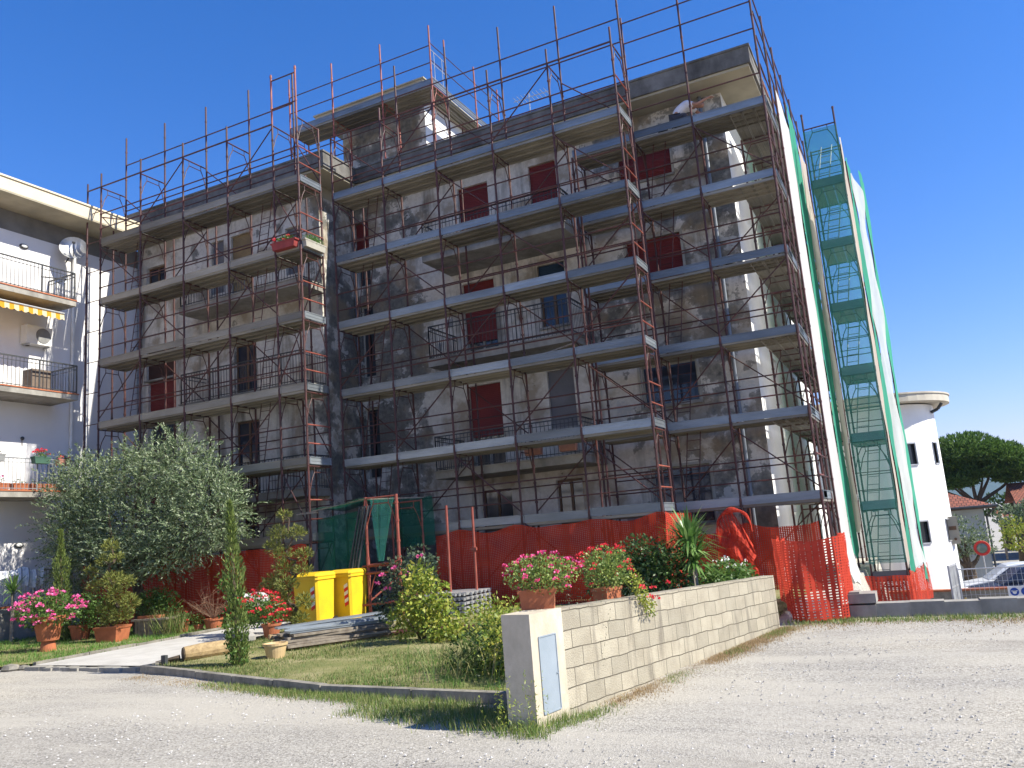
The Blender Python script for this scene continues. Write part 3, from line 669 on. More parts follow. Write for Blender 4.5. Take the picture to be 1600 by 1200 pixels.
def scaffold(root, axis, us, v0, v1, lifts, decks, toe, fmat=None, noframe=(), inner=True, toem=None, front=True, brace=True, skip=(), rails=None, outv=None):
    F = (lambda u, v, z: (u, v, z)) if axis == 'x' else (lambda u, v, z: (v, u, z))
    E = (lambda d: (d, 0, 0)) if axis == 'x' else (lambda d: (0, d, 0))
    fmat = fmat or m_red; toem = toem or m_toe
    zl = lambda j: Z0S+2*(j-1) if j > 1 else Z0S-.1
    src = {}
    out = F(0, 1 if (v0 > v1) else -1, 0); out = Vector((out[0], out[1], 0))
    for i, u in enumerate(us):
        if i in noframe: continue
        for j in lifts:
            key = 'f1' if j == 1 else 'f'
            if key not in src: src[key] = (frame_mb(lambda v, z: F(u, v, z), v0, v1, zl(j), 2.1 if j == 1 else 2.0, .0285).build('frame', fmat, root), u, zl(j))
            else:
                s, uo, zo = src[key]; d = E(u-uo); inst(s, root, (d[0], d[1], zl(j)-zo))
    for i in range(len(us)-1):
        a, c = us[i], us[i+1]; L = round(c-a, 2)
        for j in decks:
            z = 2*j-.15
            if (i, j) in skip: continue
            for key, nm, mk, mat in ((('d', L), 'deck', lambda: deck_mb(F, a+.03, c-.03, v0, v1, z), m_deck),
                                     (('t', L), 'toe_board', lambda: toe_mb(F(a, v0, 0), F(c, v0, 0), out, z, .2), toem)):
                if nm == 'toe_board' and not toe: continue
                if key not in src: src[key] = (mk().build(nm, mat, root), a, z)
                else:
                    s, uo, zo = src[key]; d = E(a-uo); cpy = inst(s, root, (d[0], d[1], z-zo+rnd.uniform(-.014, .014)))
                    if axis == 'x': cpy.rotation_euler = (0, rnd.uniform(-.007, .007), 0)
        for j in lifts:
            z = zl(j) if j > 1 else 0
            if front and j > 1 and (i, j) not in (rails or ()):
                key = ('r', L)
                if key not in src: src[key] = (rail_mb(F(a, v0, 0), F(c, v0, 0), (z+.56, z+1.06)).build('guard_rail', fmat, root), a, z)
                else: s, uo, zo = src[key]; d = E(a-uo); inst(s, root, (d[0], d[1], z-zo))
            if brace:
                vb = v0 if (i+j) % 2 == 0 else v1; up = (i+j//2) % 2; key = ('b', L, up, vb)
                if key not in src:
                    b = MB(); p, q = F(a, vb+.0, z+.3), F(c, vb+.0, z+1.9)
                    if up: p, q = F(a, vb, z+1.9), F(c, vb, z+.3)
                    b.tube(p, q, .018, 6); src[key] = (b.build('brace', fmat, root), a, z)
                else: s, uo, zo = src[key]; d = E(a-uo); inst(s, root, (d[0], d[1], z-zo))
            if j > 1 and inner:
                key = ('k', L)
                if key not in src: src[key] = (rail_mb(F(a, v1, 0), F(c, v1, 0), (z+.95,)).build('inner_rail', fmat, root), a, z)
                else: s, uo, zo = src[key]; d = E(a-uo); inst(s, root, (d[0], d[1], z-zo))
def poles(root, pts, z0, z1, mat=None, nm='pole'):
    src = None
    for (x, y) in pts:
        if src is None:
            b = MB(); b.tube((x, y, z0), (x, y, z1), .028, 8)
            z = z0+.5
            while z < z1: b.tube((x, y, z), (x, y, z+.06), .036, 8); z += 1.0
            src = b.build(nm, mat or m_red, root); p0 = (x, y)
        else: inst(src, root, (x-p0[0], y-p0[1], 0))
def endset(root, u, v0, v1, js, axis='x', toem=None):
    """closing end: toe board and two rails across the frame"""
    src = None; F = (lambda u, v, z: (u, v, z)) if axis == 'x' else (lambda u, v, z: (v, u, z))
    for j in js:
        z = 2*j-.15
        if src is None:
            o = (1, 0, 0) if axis == 'x' else (0, -1, 0)
            src = (toe_mb(F(u+.03, v0, 0), F(u+.03, v1, 0), o, z).build('end_toe_board', toem or m_toe, root), rail_mb(F(u+.02, v0, 0), F(u+.02, v1, 0), (z+.56, z+1.06)).build('end_rail', m_redl, root), z)
        else:
            inst(src[0], root, (0, 0, z-src[2])); inst(src[1], root, (0, 0, z-src[2]))

# --- left section (stands furthest forward)
SL = thing('scaffold', 'red scaffolding on the left of the facade beside the white wing, toe boards weathered', 'scaffolding', (-4, -1.2, G0), 'scaffolds round the apartment block')
ul = [-8.1, -6.27, -4.42, -2.61, -.85, .05]
scaffold(SL, 'x', ul, -1.6, -.65, range(1, 8), range(1, 7), True, toem=m_toeL)
endset(SL, .05, -1.6, -.65, range(1, 7))
poles(SL, [(x, -.65) for x in ul[:-1]], 11.9, 15.95)
poles(SL, [(-8.1, -1.6), (-6.27, -1.6), (-4.42, -1.6), (-2.61, -1.6)], 13.8, 14.3, nm='spigot'); poles(SL, [(-.85, -1.6), (.05, -1.6)], 13.8, 15.4, m_redl)
rail_mb((-8.1, -.65, 0), (-.85, -.65, 0), (14.95, 13.3, 13.0)).build('top_rail', m_red, SL)
rail_mb((-8.7, -1.6, 0), (-.85, -1.6, 0), (13.84,), .024).build('top_rail', m_red, SL)
rail_mb((-.85, -1.6, 0), (.05, -1.6, 0), (15.2, 14.3)).build('top_rail', m_red, SL)
poles(SL, [(-8.75, -1.6)], -.2, 14.1); poles(SL, [(-8.7, -.65)], -.2, 12.9)
b = MB(); b.tube((-8.75, -1.6, 13.0), (-8.1, -.65, 13.0), .02)
for j in range(1, 14): b.tube((-8.75, -1.6, j), (-8.1, -1.6, j), .014)
b.build('corner_ties', m_red, SL)
# --- middle section
SM = thing('scaffold', 'red scaffolding across the middle balconies with bright galvanised toe boards', 'scaffolding', (4.5, .5, G0), 'scaffolds round the apartment block')
um = [0, 1.8, 3.6, 5.4, 7.2, 9.0]
scaffold(SM, 'x', um, 0, .95, range(1, 8), range(1, 7), True)
endset(SM, 9.0, 0, .95, range(1, 7))
poles(SM, [(x, .95) for x in (1.8, 3.6, 5.4, 7.2, 9.0)], 11.9, 16.1)
poles(SM, [(x, 0) for x in um[1:]], 13.8, 14.25, nm='spigot')
rail_mb((1.8, .95, 0), (9.0, .95, 0), (15.05, 14.35, 13.2)).build('top_rail', m_red, SM)
rail_mb((0, 0, 0), (9.0, 0, 0), (13.84,), .024).build('top_rail', m_red, SM)
# --- right section, against the wall
SR = thing('scaffold', 'red scaffolding close to the wall at the right corner of the facade', 'scaffolding', (10.4, 2.1, G0), 'scaffolds round the apartment block')
ur = [7.05, 8.87, 10.48, 12.33]
scaffold(SR, 'x', ur, 1.65, 2.6, range(1, 7), range(1, 7), True)
poles(SR, [(x, 1.65) for x in ur[1:]], 11.8, 15.5)
rail_mb((8.87, 1.65, 0), (12.33, 1.65, 0), (15.32, 14.7, 13.93, 12.67)).build('top_rail', m_red, SR)
endset(SR, 12.33, 1.65, 2.55, range(1, 7))
# --- side section round the corner
SS = thing('scaffold', 'red scaffolding along the sunlit white side wall, behind hanging nets', 'scaffolding', (11.9, 7, G0), 'scaffolds round the apartment block')
us_ = [1.68, 3.45, 5.25, 7.05, 8.85, 10.65, 12.45]
scaffold(SS, 'y', us_, 12.36, 11.4, range(1, 7), range(1, 7), True, noframe=(0,), inner=False, brace=False)
poles(SS, [(12.36, y) for y in us_[1:]], 11.8, 15.3); poles(SS, [(12.44, 3.55)], -.2, 13.2)
rail_mb((12.36, 1.65, 0), (12.36, 12.4, 0), (15.0, 14.4, 13.7, 12.9)).build('top_rail', m_red, SS)
poles(SS, [(11.45, 8.85), (11.45, 10.65)], 13.0, 15.6)
# ladders and tied lapping tubes inside the sections
def ladder(root, x, y, z, h=2.0, w=.34, mat=None):
    b = MB()
    for d in (0, w): b.tube((x+d, y, z), (x+d+.25, y+.1, z+h), .014, 5)
    for k in range(1, 8): b.tube((x+.25*k/8, y+.1*k/8, z+h*k/8), (x+.25*k/8+w, y+.1*k/8, z+h*k/8), .009, 5)
    b.build('ladder', mat or m_red, root)
for j in range(1, 6): ladder(SL, -2.3+.25*(j % 2), -1.1, 2*j-.15); ladder(SL, -7.3, -1.15, 2*j-.15); ladder(SM, .35+.3*(j % 2), .45, 2*j-.15); ladder(SR, 9.0, 2.1, 2*j-.15)
poles(SM, [(7.35, 1.1), (8.75, 1.2), (.25, 1.15), (3.75, 1.15)], -.2, 12.6); poles(SL, [(-.6, -.5), (-6.05, -.5), (-4.2, -.5)], -.2, 12.6)
# --- projecting stair tower of scaffolding
ST = thing('scaffold_tower', 'narrow scaffold stair tower veiled in green netting on the right side', 'scaffolding', (13.26, 8, -1), 'scaffolds round the apartment block')
TX0, TX1, TY0, TY1 = 12.8, 13.72, 7.0, 8.85
zt0 = -.95
src = None
for j in range(8):
    z = -1.4 if j == 0 else -.45+1.96*(j-1)
    for y in (TY0, TY1):
        P = lambda v, zz: (v, y, zz)
        if j == 0: frame_mb(P, TX0, TX1, z, .95).build('frame', m_red, ST)
        elif src is None: src = (frame_mb(P, TX0, TX1, z, 1.96).build('frame', m_red, ST), y, z)
        else: inst(src[0], ST, (0, y-src[1], z-src[2]))
for j in range(7):
    z = -.45+1.96*j
    if j == 0: dk = deck_mb(lambda u, v, zz: (v, u, zz), TY0, TY1, TX0, TX1, z).build('deck', m_deck, ST); tb = toe_mb((TX0, TY0, 0), (TX1, TY0, 0), (0, -1, 0), z, .24).build('toe_board', m_toe, ST); tr = rail_mb((TX0, TY0, 0), (TX1, TY0, 0), (z+.55, z+1.05), .014).build('guard_rail', m_red, ST); ts = rail_mb((TX0, TY1, 0), (TX1, TY1, 0), (z+.55, z+1.05, z+1.45), .014).build('guard_rail', m_red, ST)
    else:
        for o in (dk, tb, tr, ts): inst(o, ST, (0, 0, 1.96*j))
    b = MB(); a = Vector((TX0+.12, TY0+.35, z)); c = Vector((TX0+.35, TY1-.3, z+1.9))           # inclined ladder in each lift
    for dx in (0, .32): b.tube(a+Vector((dx, 0, 0)), c+Vector((dx, 0, 0)), .016)
    for k in range(1, 8): q = a+(c-a)*k/8; b.tube(q, q+Vector((.32, 0, 0)), .011)
    b.build('ladder', m_irong, ST)
poles(ST, [(TX0, TY0), (TX1, TY0)], 13.2, 13.75)
b = MB(); b.sheet(lambda u, v: (TX0-.03+(TX1-TX0+.06)*u, TY0-.05+.012*math.sin(v*40+u*5), .0+13.15*v), 6, 40, 1, 13)
b.build('front_net', m_greenT, ST)
# --- scaffold round the roof stair head
SP = thing('scaffold', 'small red scaffold with steel decks round the roof stair head', 'scaffolding', (.4, 2.5, 13.74), 'scaffolds round the apartment block')
up_ = [-3.3, -1.45, .55, 2.45]
b = MB()
for x in up_:
    b = frame_mb(lambda v, z: (x, v, z), 2.1, 3.05, 13.75, 2.1); b.build('frame', m_redl, SP)
for a, c in zip(up_, up_[1:]):
    deck_mb(lambda u, v, z: (u, v, z), a, c, 2.1, 3.05, 15.85).build('deck', m_deck, SP); toe_mb((a, 2.1, 0), (c, 2.1, 0), (0, -1, 0), 15.85).build('toe_board', m_toe, SP)
poles(SP, [(x, 2.1) for x in up_], 15.8, 17.9, m_redl); poles(SP, [(2.45, 3.05), (2.5, 5.0), (2.5, 6.8)], 13.75, 17.9, m_redl); poles(SP, [(1.9, 3.0), (1.9, 5.0)], 13.75, 15.9)
rail_mb((-3.3, 2.1, 0), (2.45, 2.1, 0), (17.2, 16.6), .017).build('guard_rail', m_red, SP); rail_mb((2.45, 2.1, 0), (2.5, 6.8, 0), (17.3, 16.7), .015).build('guard_rail', m_red, SP)
rail_mb((-3.3, 2.1, 0), (2.45, 2.1, 0), (14.5, 15.0), .017).build('guard_rail', m_red, SP)
deck_mb(lambda u, v, z: (v, u, z), 3.1, 6.8, 1.9, 2.45, 15.85).build('deck', m_deck, SP); toe_mb((2.47, 2.1, 0), (2.5, 6.8, 0), (1, 0, 0), 15.85).build('toe_board', m_toe, SP)
b = MB()
for z in (16.1, 16.6, 17.05): b.tube((2.47, 2.1, z), (2.47, 3.05, z), .012)
for y in (2.3, 2.8): b.tube((2.47, y, 16.05), (2.47, y, 17.05), .012)
b.build('end_gate', m_metal, SP)

# ================================================================== NETS
def strip(name, label, pts0, zlo, zhi, mat, cat='netting', group=None, wav=.03, flare=0, seed=0, nz=44):
    """hanging cloth: plan polyline pts0, wavy, optionally flaring out at the foot"""
    b = MB(); n = max(6, len(pts0)*5)
    def at(u):
        q = u*(len(pts0)-1); i = min(int(q), len(pts0)-2); t = q-i
        return Vector((pts0[i][0]+(pts0[i+1][0]-pts0[i][0])*t, pts0[i][1]+(pts0[i+1][1]-pts0[i][1])*t, 0))
    def fn(u, v):
        p = at(u); z = zlo+(zhi-zlo)*v
        w = wav*(math.sin(z*1.3+u*4+seed)+.6*math.sin(z*3.1+u*9+seed*2)); f = flare*max(0, 1-v*11)**2
        uu_ = .0
        p2 = at(min(1, max(0, u+.05*math.sin(z*1.1+seed)*(.4 if 0 < u < 1 else 1))))
        return (p2.x+w+f*.5, p2.y-f, z + (.12*math.sin(u*5+seed) if v == 0 or v == 1 else 0))
    b.sheet(fn, n, nz, 1, 1)
    return tag(b.build(name, mat, None, smooth=True), label, cat, group)
strip('hanging_net', 'broad white strip of netting hung down the right corner scaffold', [(12.43, 3.6), (12.45, 5.0), (12.43, 6.4)], -.32, 13.15, m_whitenet, flare=.42, seed=1, wav=.008)
strip('hanging_net', 'narrow green strip of netting beside the broad white strip', [(12.45, 6.35), (12.47, 7.4), (12.45, 8.5)], .25, 13.9, m_green, seed=2, wav=.012)
strip('hanging_net', 'cream strip of netting between green strip and scaffold tower', [(12.45, 8.45), (12.47, 9.8), (12.45, 11.0)], .95, 13.6, m_pinknet, seed=3, wav=.015)
strip('hanging_net', 'cream strip of netting down the outer edge of scaffold tower', [(13.76, 6.98), (13.8, 7.5), (13.78, 8.1)], -.1, 12.9, m_pinknet, seed=4, wav=.02)
strip('hanging_net', 'green strip of netting on the outer flank of scaffold tower', [(13.82, 8.1), (13.86, 8.7), (13.86, 9.4)], -.5, 12.6, m_green, seed=5, wav=.03)
strip('hanging_net', 'white billowing sheet of netting right of the scaffold tower', [(13.86, 9.2), (13.94, 9.8), (14.03, 10.4), (14.1, 11.0)], -.3, 12.4, m_sheet, seed=6, wav=.04, flare=.2)
strip('hanging_net', 'green net at the far right edge beside the round white tower', [(14.11, 11.0), (14.15, 11.4), (14.18, 11.9)], -.9, 13.0, m_green, seed=7, wav=.02)
SX = thing('scaffold', 'far red scaffold poles behind the rightmost nets', 'scaffolding', (13.8, 11.5, -1.3), 'scaffolds round the apartment block')
poles(SX, [(13.7, 9.5), (13.75, 10.7), (13.8, 12.3), (14.1, 12.4)], -1.75, 13.4)
rail_mb((13.7, 9.5, 0), (13.8, 12.3, 0), tuple(1+1.96*k for k in range(7))).build('guard_rail', m_red, SX)
def onet(label, pts, z0, z1, mat=m_orange, sag=.08, seed=0, wav=.03, group='orange barrier nets round the site', nv=8):
    b = MB(); L = [0]
    for p, q in zip(pts, pts[1:]): L.append(L[-1]+math.hypot(q[0]-p[0], q[1]-p[1]))
    T = L[-1]; nu = max(8, int(T/.18))
    def at(u):
        s = u*T; i = 0
        while i < len(L)-2 and s > L[i+1]: i += 1
        t = (s-L[i])/(L[i+1]-L[i]); p, q = pts[i], pts[i+1]; d = Vector((q[0]-p[0], q[1]-p[1], 0)).normalized()
        return Vector((p[0]+(q[0]-p[0])*t, p[1]+(q[1]-p[1])*t, 0)), Vector((d.y, -d.x, 0)), s
    def fn(u, v):
        p, nn, s = at(u); w = wav*(math.sin(s*4.1+v*3+seed)+.7*math.sin(s*9.3+seed*3+v*5))
        top = z1 - sag*abs(math.sin(s*1.745+seed))-.03*math.sin(s*5)
        return tuple(p+nn*w+Vector((0, 0, z0+(top-z0)*v)))
    b.sheet(fn, nu, nv, T, z1-z0)
    return tag(b.build('orange_net', mat), label, 'barrier net', group)
onet('orange mesh net along the foot of the left scaffold behind the olive tree', [(-8.7, -1.68), (.0, -1.68)], G0, 1.78, seed=1)
onet('long shaded orange mesh net along the foot of the middle scaffold', [(2.9, -.12), (4.4, -.1), (9.05, -.1)], G0, 1.83, seed=2, sag=.12)
onet('orange mesh net turning the end of the middle scaffold, lit by the sun', [(9.07, -.08), (9.09, .9), (9.3, 1.5)], G0, 1.85, m_orangeF, seed=3)
onet('orange mesh net low along the right section behind the spiky plant', [(9.3, 1.5), (12.2, 1.5)], G0, 1.45, seed=4, sag=.2)
onet('large bright orange barrier net wrapped round the right front corner', [(11.55, -.9), (12.1, -3.4), (12.25, -4.35), (12.5, -4.5), (13.1, -4.32), (13.12, -3.6), (12.95, -1.9), (12.75, -.6)], G0+.02, 1.13, m_orangeF, seed=5, wav=.035, sag=.05)
onet('orange barrier net round the foot of the scaffold tower', [(12.6, 6.6), (13.2, 6.75), (13.75, 6.72), (13.8, 7.6), (13.95, 9.5), (14.2, 11.8)], -1.45, -.28, m_orangeF, seed=6)
# heap of orange net draped over the scaffold end
b = MB()
def heap(u, v):
    a = -.5+u*2.0; w = .52*math.sin(u*math.pi)**.5 if 0 < u < 1 else 0
    x = 9.95+.82*u; top = .9+.85*math.sin(math.pi*min(1, .15+u*.85))
    z = G0+.4+(top-G0-.4)*v; y = 1.18-.18*math.sin(v*3.0)*(1+.4*math.sin(u*14))+.05*math.sin(v*17+u*9)-.12*math.sin(u*3.14)
    return (x+.04*math.sin(v*11), y, z)
b.sheet(heap, 16, 18, 1.2, 1.9)
def roll(u, v):
    a = math.pi*u; x = 9.98+.8*(1-math.cos(a))*.5; z = 1.25+.5*math.sin(a)**.8; r = .055+.02*math.sin(u*17)
    return (x, 1.0+r*math.cos(v*6.2832), z+r*math.sin(v*6.2832))
b.sheet(roll, 18, 8, 1.6, .6)
tag(b.build('orange_net', m_orangeF), 'crumpled heap of orange net bunched beside the spiky plant', 'barrier net', 'orange barrier nets round the site')

# ================================================================== ENTRANCE CANOPY with green net
GT = thing('entrance_canopy', 'scaffold gateway with a sloping roof of green net at the entrance', 'canopy', (1.3, -1.2, G0))
for z, h in ((G0, 1.32), (G0+1.32, 1.7)):
    frame_mb(lambda v, zz: (v, -1.45, zz), 1.72, 2.66, z, h, .04).build('frame', m_redl, GT)
frame_mb(lambda v, zz: (v, -.3, zz), 1.72, 2.66, G0+.9, 2.0).build('frame', m_redl, GT)
b = MB(); b.tube((1.55, -1.47, 1.1), (2.75, -1.5, 1.18), .03, 8); b.tube((1.6, -1.5, .92), (2.9, -1.52, .97), .035, 8); b.tube((1.3, -1.7, .15), (2.5, -1.4, .2), .03, 8); b.tube((1.65, -1.45, .2), (2.2, -.9, .75), .025, 8); b.build('cross_tubes', m_redl, GT)
b = MB()
for p in ((1.45, -1.6), (1.2, -1.5)):
    for dx in (0, .3): b.tube((p[0]-.25+dx*.3, p[1]-.15, G0), (p[0]+.3+dx*.3, p[1]+.1, 2.6), .028, 7)
for k in range(9): b.tube((1.22+.06*k, -1.74+.027*k, .1+.29*k), (1.31+.06*k, -1.74+.027*k, .1+.29*k), .014)
b.build('leaning_ladder', m_iron, GT)
b = MB()
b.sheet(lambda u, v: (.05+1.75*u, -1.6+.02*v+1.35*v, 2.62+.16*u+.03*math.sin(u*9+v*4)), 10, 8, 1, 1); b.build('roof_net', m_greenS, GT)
b = MB(); b.bar((-.1, -1.6, 2.58), (1.75, -1.46, 2.78), .04, .03); b.bar((-.35, -1.66, 2.56), (.3, -1.6, 2.56), .03, .04); b.bar((1.55, -1.5, 2.78), (2.75, -.2, 2.74), .03, .03); b.build('roof_bar', m_timber, GT)
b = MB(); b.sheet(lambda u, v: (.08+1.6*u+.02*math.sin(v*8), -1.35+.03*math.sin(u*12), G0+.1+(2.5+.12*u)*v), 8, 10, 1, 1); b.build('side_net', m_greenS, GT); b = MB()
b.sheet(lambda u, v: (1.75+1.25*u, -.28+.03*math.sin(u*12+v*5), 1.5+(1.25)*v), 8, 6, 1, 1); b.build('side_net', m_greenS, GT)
b = MB(); b.sheet(lambda u, v: (1.8+(.75)*u*(.25+.75*v)+.15*(1-v), -1.36+.05*math.sin(u*10), 1.2+1.55*v), 8, 8, 1, 1); b.build('hanging_net', m_greenT, GT)
for (x, y, zt, lab) in ((3.91, -1.2, 2.42, 'left of two free standing red poles before the orange net'), (4.52, -1.0, 2.33, 'right of two free standing red poles, with a coupler halfway up')):
    b = MB(); b.tube((x, y, G0), (x+.03, y, zt), .032, 10); 
    if x > 4: b.tube((x+.01, y, 1.28), (x+.01, y, 1.38), .05, 8); b.box(x-.07, x+.09, y-.05, y+.01, 1.29, 1.36)
    tag(b.build('scaffold_pole', m_redl, base=True), lab, 'pole', 'loose standing scaffold poles')

# ================================================================== PLANTS
def rv(): return Vector((rnd.gauss(0, 1), rnd.gauss(0, 1), rnd.gauss(0, 1))).normalized()
lf_olive = leafm('olive_leaf', [(.05, .085, .035), (.12, .175, .075), (.22, .28, .15), (.38, .43, .28)], .45, .3)
lf_dark = leafm('dark_green_leaf', [(.03, .06, .018), (.05, .10, .025), (.09, .14, .04)], .4, .3)
lf_mid = leafm('mid_green_leaf', [(.05, .10, .02), (.09, .17, .035), (.16, .25, .06)], .45, .35)
lf_lime = leafm('yellow_green_leaf', [(.12, .18, .025), (.22, .30, .04), (.36, .40, .07), (.42, .38, .07)], .45, .35)
lf_pine = leafm('pine_needle', [(.08, .11, .02), (.17, .19, .04), (.28, .28, .07)], .6, .2)
lf_cyp = leafm('cypress_leaf', [(.07, .11, .025), (.13, .18, .04), (.21, .25, .065)], .6, .2)
lf_bg = leafm('umbrella_pine_needle', [(.04, .09, .018), (.09, .17, .03), (.16, .25, .06)], .6, .3)
lf_yuc = leafm('spiky_leaf', [(.07, .15, .03), (.13, .25, .06), (.25, .36, .12)], .35, .3)
lf_rose = leafm('rose_leaf', [(.04, .07, .04), (.07, .11, .06), (.12, .15, .08)], .4, .3)
lf_grass = leafm('grass_blade', [(.06, .12, .02), (.12, .19, .04), (.24, .25, .09), (.36, .31, .15)], .6, .35)
lf_green = leafm('fresh_grass_blade', [(.06, .15, .02), (.10, .22, .035), (.17, .29, .06)], .55, .35)
lf_dry = leafm('dry_grass_blade', [(.32, .22, .11), (.42, .32, .17), (.25, .15, .09)], .8, .3)
lf_ger = leafm('geranium_leaf', [(.09, .16, .03), (.19, .27, .06), (.32, .37, .10)], .45, .35)
fl_pink = leafm('pink_petal', [(.75, .05, .22), (.85, .12, .38), (.9, .3, .55)], .5, .35)
fl_red = leafm('red_petal', [(.65, .015, .03), (.8, .04, .06), (.85, .1, .12)], .5, .35)
fl_white = leafm('white_petal', [(.8, .8, .75), (.9, .88, .8)], .5, .3)
fl_mix = leafm('pink_red_petal', [(.75, .03, .08), (.85, .06, .25), (.9, .25, .5)], .5, .35)
def cloud(b, c, r, n, L, w, droop=0, shell=.5):
    """leaves spread through an ellipsoid, denser near the outside"""
    c = Vector(c); r = r if hasattr(r, '__len__') else (r, r, r)
    for _ in range(n):
        d = rv(); k = rnd.random()**shell; p = c + Vector((d.x*r[0], d.y*r[1], d.z*r[2]))*k
        dd = (d*.7+rv()); dd.z -= droop
        b.leaf(p, dd, rv(), L*rnd.uniform(.6, 1.25), w*rnd.uniform(.7, 1.2))
def twigs(b, c, r, nt_, per, L, w, tl=.35, up=.2):
    """leafy twigs radiating from a crown's inside"""
    c = Vector(c)
    for _ in range(nt_):
        d = rv(); k = rnd.uniform(.55, 1.0); p = c + Vector((d.x*r[0], d.y*r[1], d.z*r[2]))*k
        td = (Vector((d.x*r[0], d.y*r[1], d.z*r[2])).normalized() + rv()*.7 + Vector((0, 0, up))).normalized(); ln = tl*rnd.uniform(.5, 1.2)
        for i in range(per):
            q = p + td*ln*i/per + Vector((0, 0, -.12*ln*(i/per)**2)); s = rv()
            b.leaf(q, td*.8 + (s - td*s.dot(td)), s, L*rnd.uniform(.7, 1.2), w)
def umbels(b, pts, r=.05, n=9):
    for p in pts:
        for _ in range(n):
            d = rv(); d.z = abs(d.z)*.8
            b.leaf(Vector(p)+d*r*.6, d+rv()*.5, rv(), r*.95, r*.8)

# --- olive tree
OT = thing('olive_tree', 'broad silvery olive tree in front of the left scaffold', 'tree', (-4.6, -3.0, G0))
rnd.seed(21); b = MB()
b.path([(-4.6, -3.0, G0-.1), (-4.55, -2.95, .5), (-4.75, -3.0, 1.2)], .16, 9, [.2, .16, .13])
limbs = [(-7.2, -3.1, 3.0), (-1.9, -3.1, 2.6), (-6.2, -3.3, 2.6), (-5.2, -2.4, 3.6), (-4.2, -3.4, 3.5), (-3.2, -3.0, 2.8), (-2.6, -3.3, 1.9), (-6.4, -3.0, 1.8), (-4.6, -3.9, 2.5)]
for q in limbs:
    a = Vector((-4.75, -3.0, 1.1)); q = Vector(q); m = (a+q)/2+Vector((rnd.uniform(-.2, .2), rnd.uniform(-.2, .2), .15))
    b.path([a, m, q, q+(q-m)*.6+Vector((0, 0, .1))], .05, 6, [.085, .055, .03, .01])
    for _ in range(4):
        s = m+(q-m)*rnd.random(); b.tube(s, s+rv()*.7+Vector((0, 0, .2)), .014, 5, .004)
b.build('trunk', m_bark, OT)
b = MB()
blobs = [((-7.25, -3.1, 3.65), (.85, .8, 1.05)), ((-7.2, -3.1, 2.5), (.9, .8, 1.0)), ((-6.7, -3.0, 3.9), (.85, .8, .85)), ((-6.6, -3.2, 2.8), (.9, .8, 1.0)), ((-5.3, -2.9, 3.9), (.95, .85, .95)), ((-4.2, -3.0, 4.1), (1.05, .9, .85)), ((-3.1, -3.0, 4.0), (.95, .85, .9)),
         ((-2.1, -3.0, 3.3), (.95, .85, .95)), ((-1.6, -3.1, 2.6), (.85, .8, .85)), ((-2.5, -3.3, 2.3), (.95, .8, .9)), ((-3.7, -3.4, 2.7), (1.1, .8, 1.1)), ((-5.0, -3.4, 2.6), (1.1, .8, 1.1)), ((-5.9, -3.4, 2.0), (.9, .7, .9)), ((-6.9, -3.2, 1.7), (.8, .7, .8)), ((-4.6, -3.5, 1.8), (.95, .7, .7)), ((-3.2, -3.4, 1.8), (.8, .7, .7))]
for c, r in blobs: twigs(b, c, (r[0]*.8, r[1]*.8, r[2]*.8), 230, 11, .105, .03, .55, .3)
for c, r in blobs:
    for _ in range(16):
        d = rv(); d.z = abs(d.z)+.2; d.normalize(); p = Vector(c)+Vector((d.x*r[0], d.y*r[1], d.z*r[2]))*.9; td = (d+Vector((0, 0, .5))+rv()*.4).normalized()
        for i in range(22): b.leaf(p+td*.035*i+Vector((0, 0, -.0006*i*i)), td*.8+rv()*.8, rv(), .09, .026)
for c, r in blobs: twigs(b, c, (r[0]*.7, r[1]*.7, r[2]*.7), 60, 8, .1, .034, .4, .1)
b.build('crown', lf_olive, OT)

# --- conifers
def spire(name, label, x, y, h, r, n, lean=(0, 0), group=None, mat=lf_cyp, tip=.25):
    t = thing(name, label, 'shrub', (x, y, G0), group); b = MB()
    b.path([(x, y, G0-.05), (x+lean[0], y+lean[1], G0+h*.95)], .03, 6, [.05, .01]); b.build('trunk', m_bark, t); b = MB()
    for _ in range(n):
        k = rnd.random()**1.15; rad = r*min(1, (1-k)/tip*.55+.14)*(0.55 if k > 1-tip else 1)*(.75+.3*math.sin(k*19+x)*.5+.12); a = rnd.uniform(0, 6.2832); q = rad*rnd.random()**.4
        p = Vector((x+lean[0]*k+q*math.cos(a), y+lean[1]*k+q*math.sin(a), G0+.04+h*k))
        d = Vector((math.cos(a)*.5, math.sin(a)*.5, 1.2))+rv()*.45; b.leaf(p, d, rv(), rnd.uniform(.06, .13), .022)
    b.build('foliage', mat, t); return t
rnd.seed(31)
spire('cypress', 'slim pointed cypress beside the white wing, left of the olive', -5.5, -4.55, 2.75, .23, 3400, (-.15, 0))
CY = spire('cypress', 'slender leaning cypress column by the path with climbing vine at its foot', 4.2, -8.45, 2.6, .17, 2600, (-.2, .05), mat=lf_cyp)
b = MB()
for k in range(10): cloud(b, (4.2-.02*k+rnd.uniform(-.1, .1), -8.5+rnd.uniform(-.08, .1), G0+.1+k*.145), (.24-.011*k, .2, .16), 95, .055, .036, .1)
b.build('climbing_vine', lf_mid, CY)
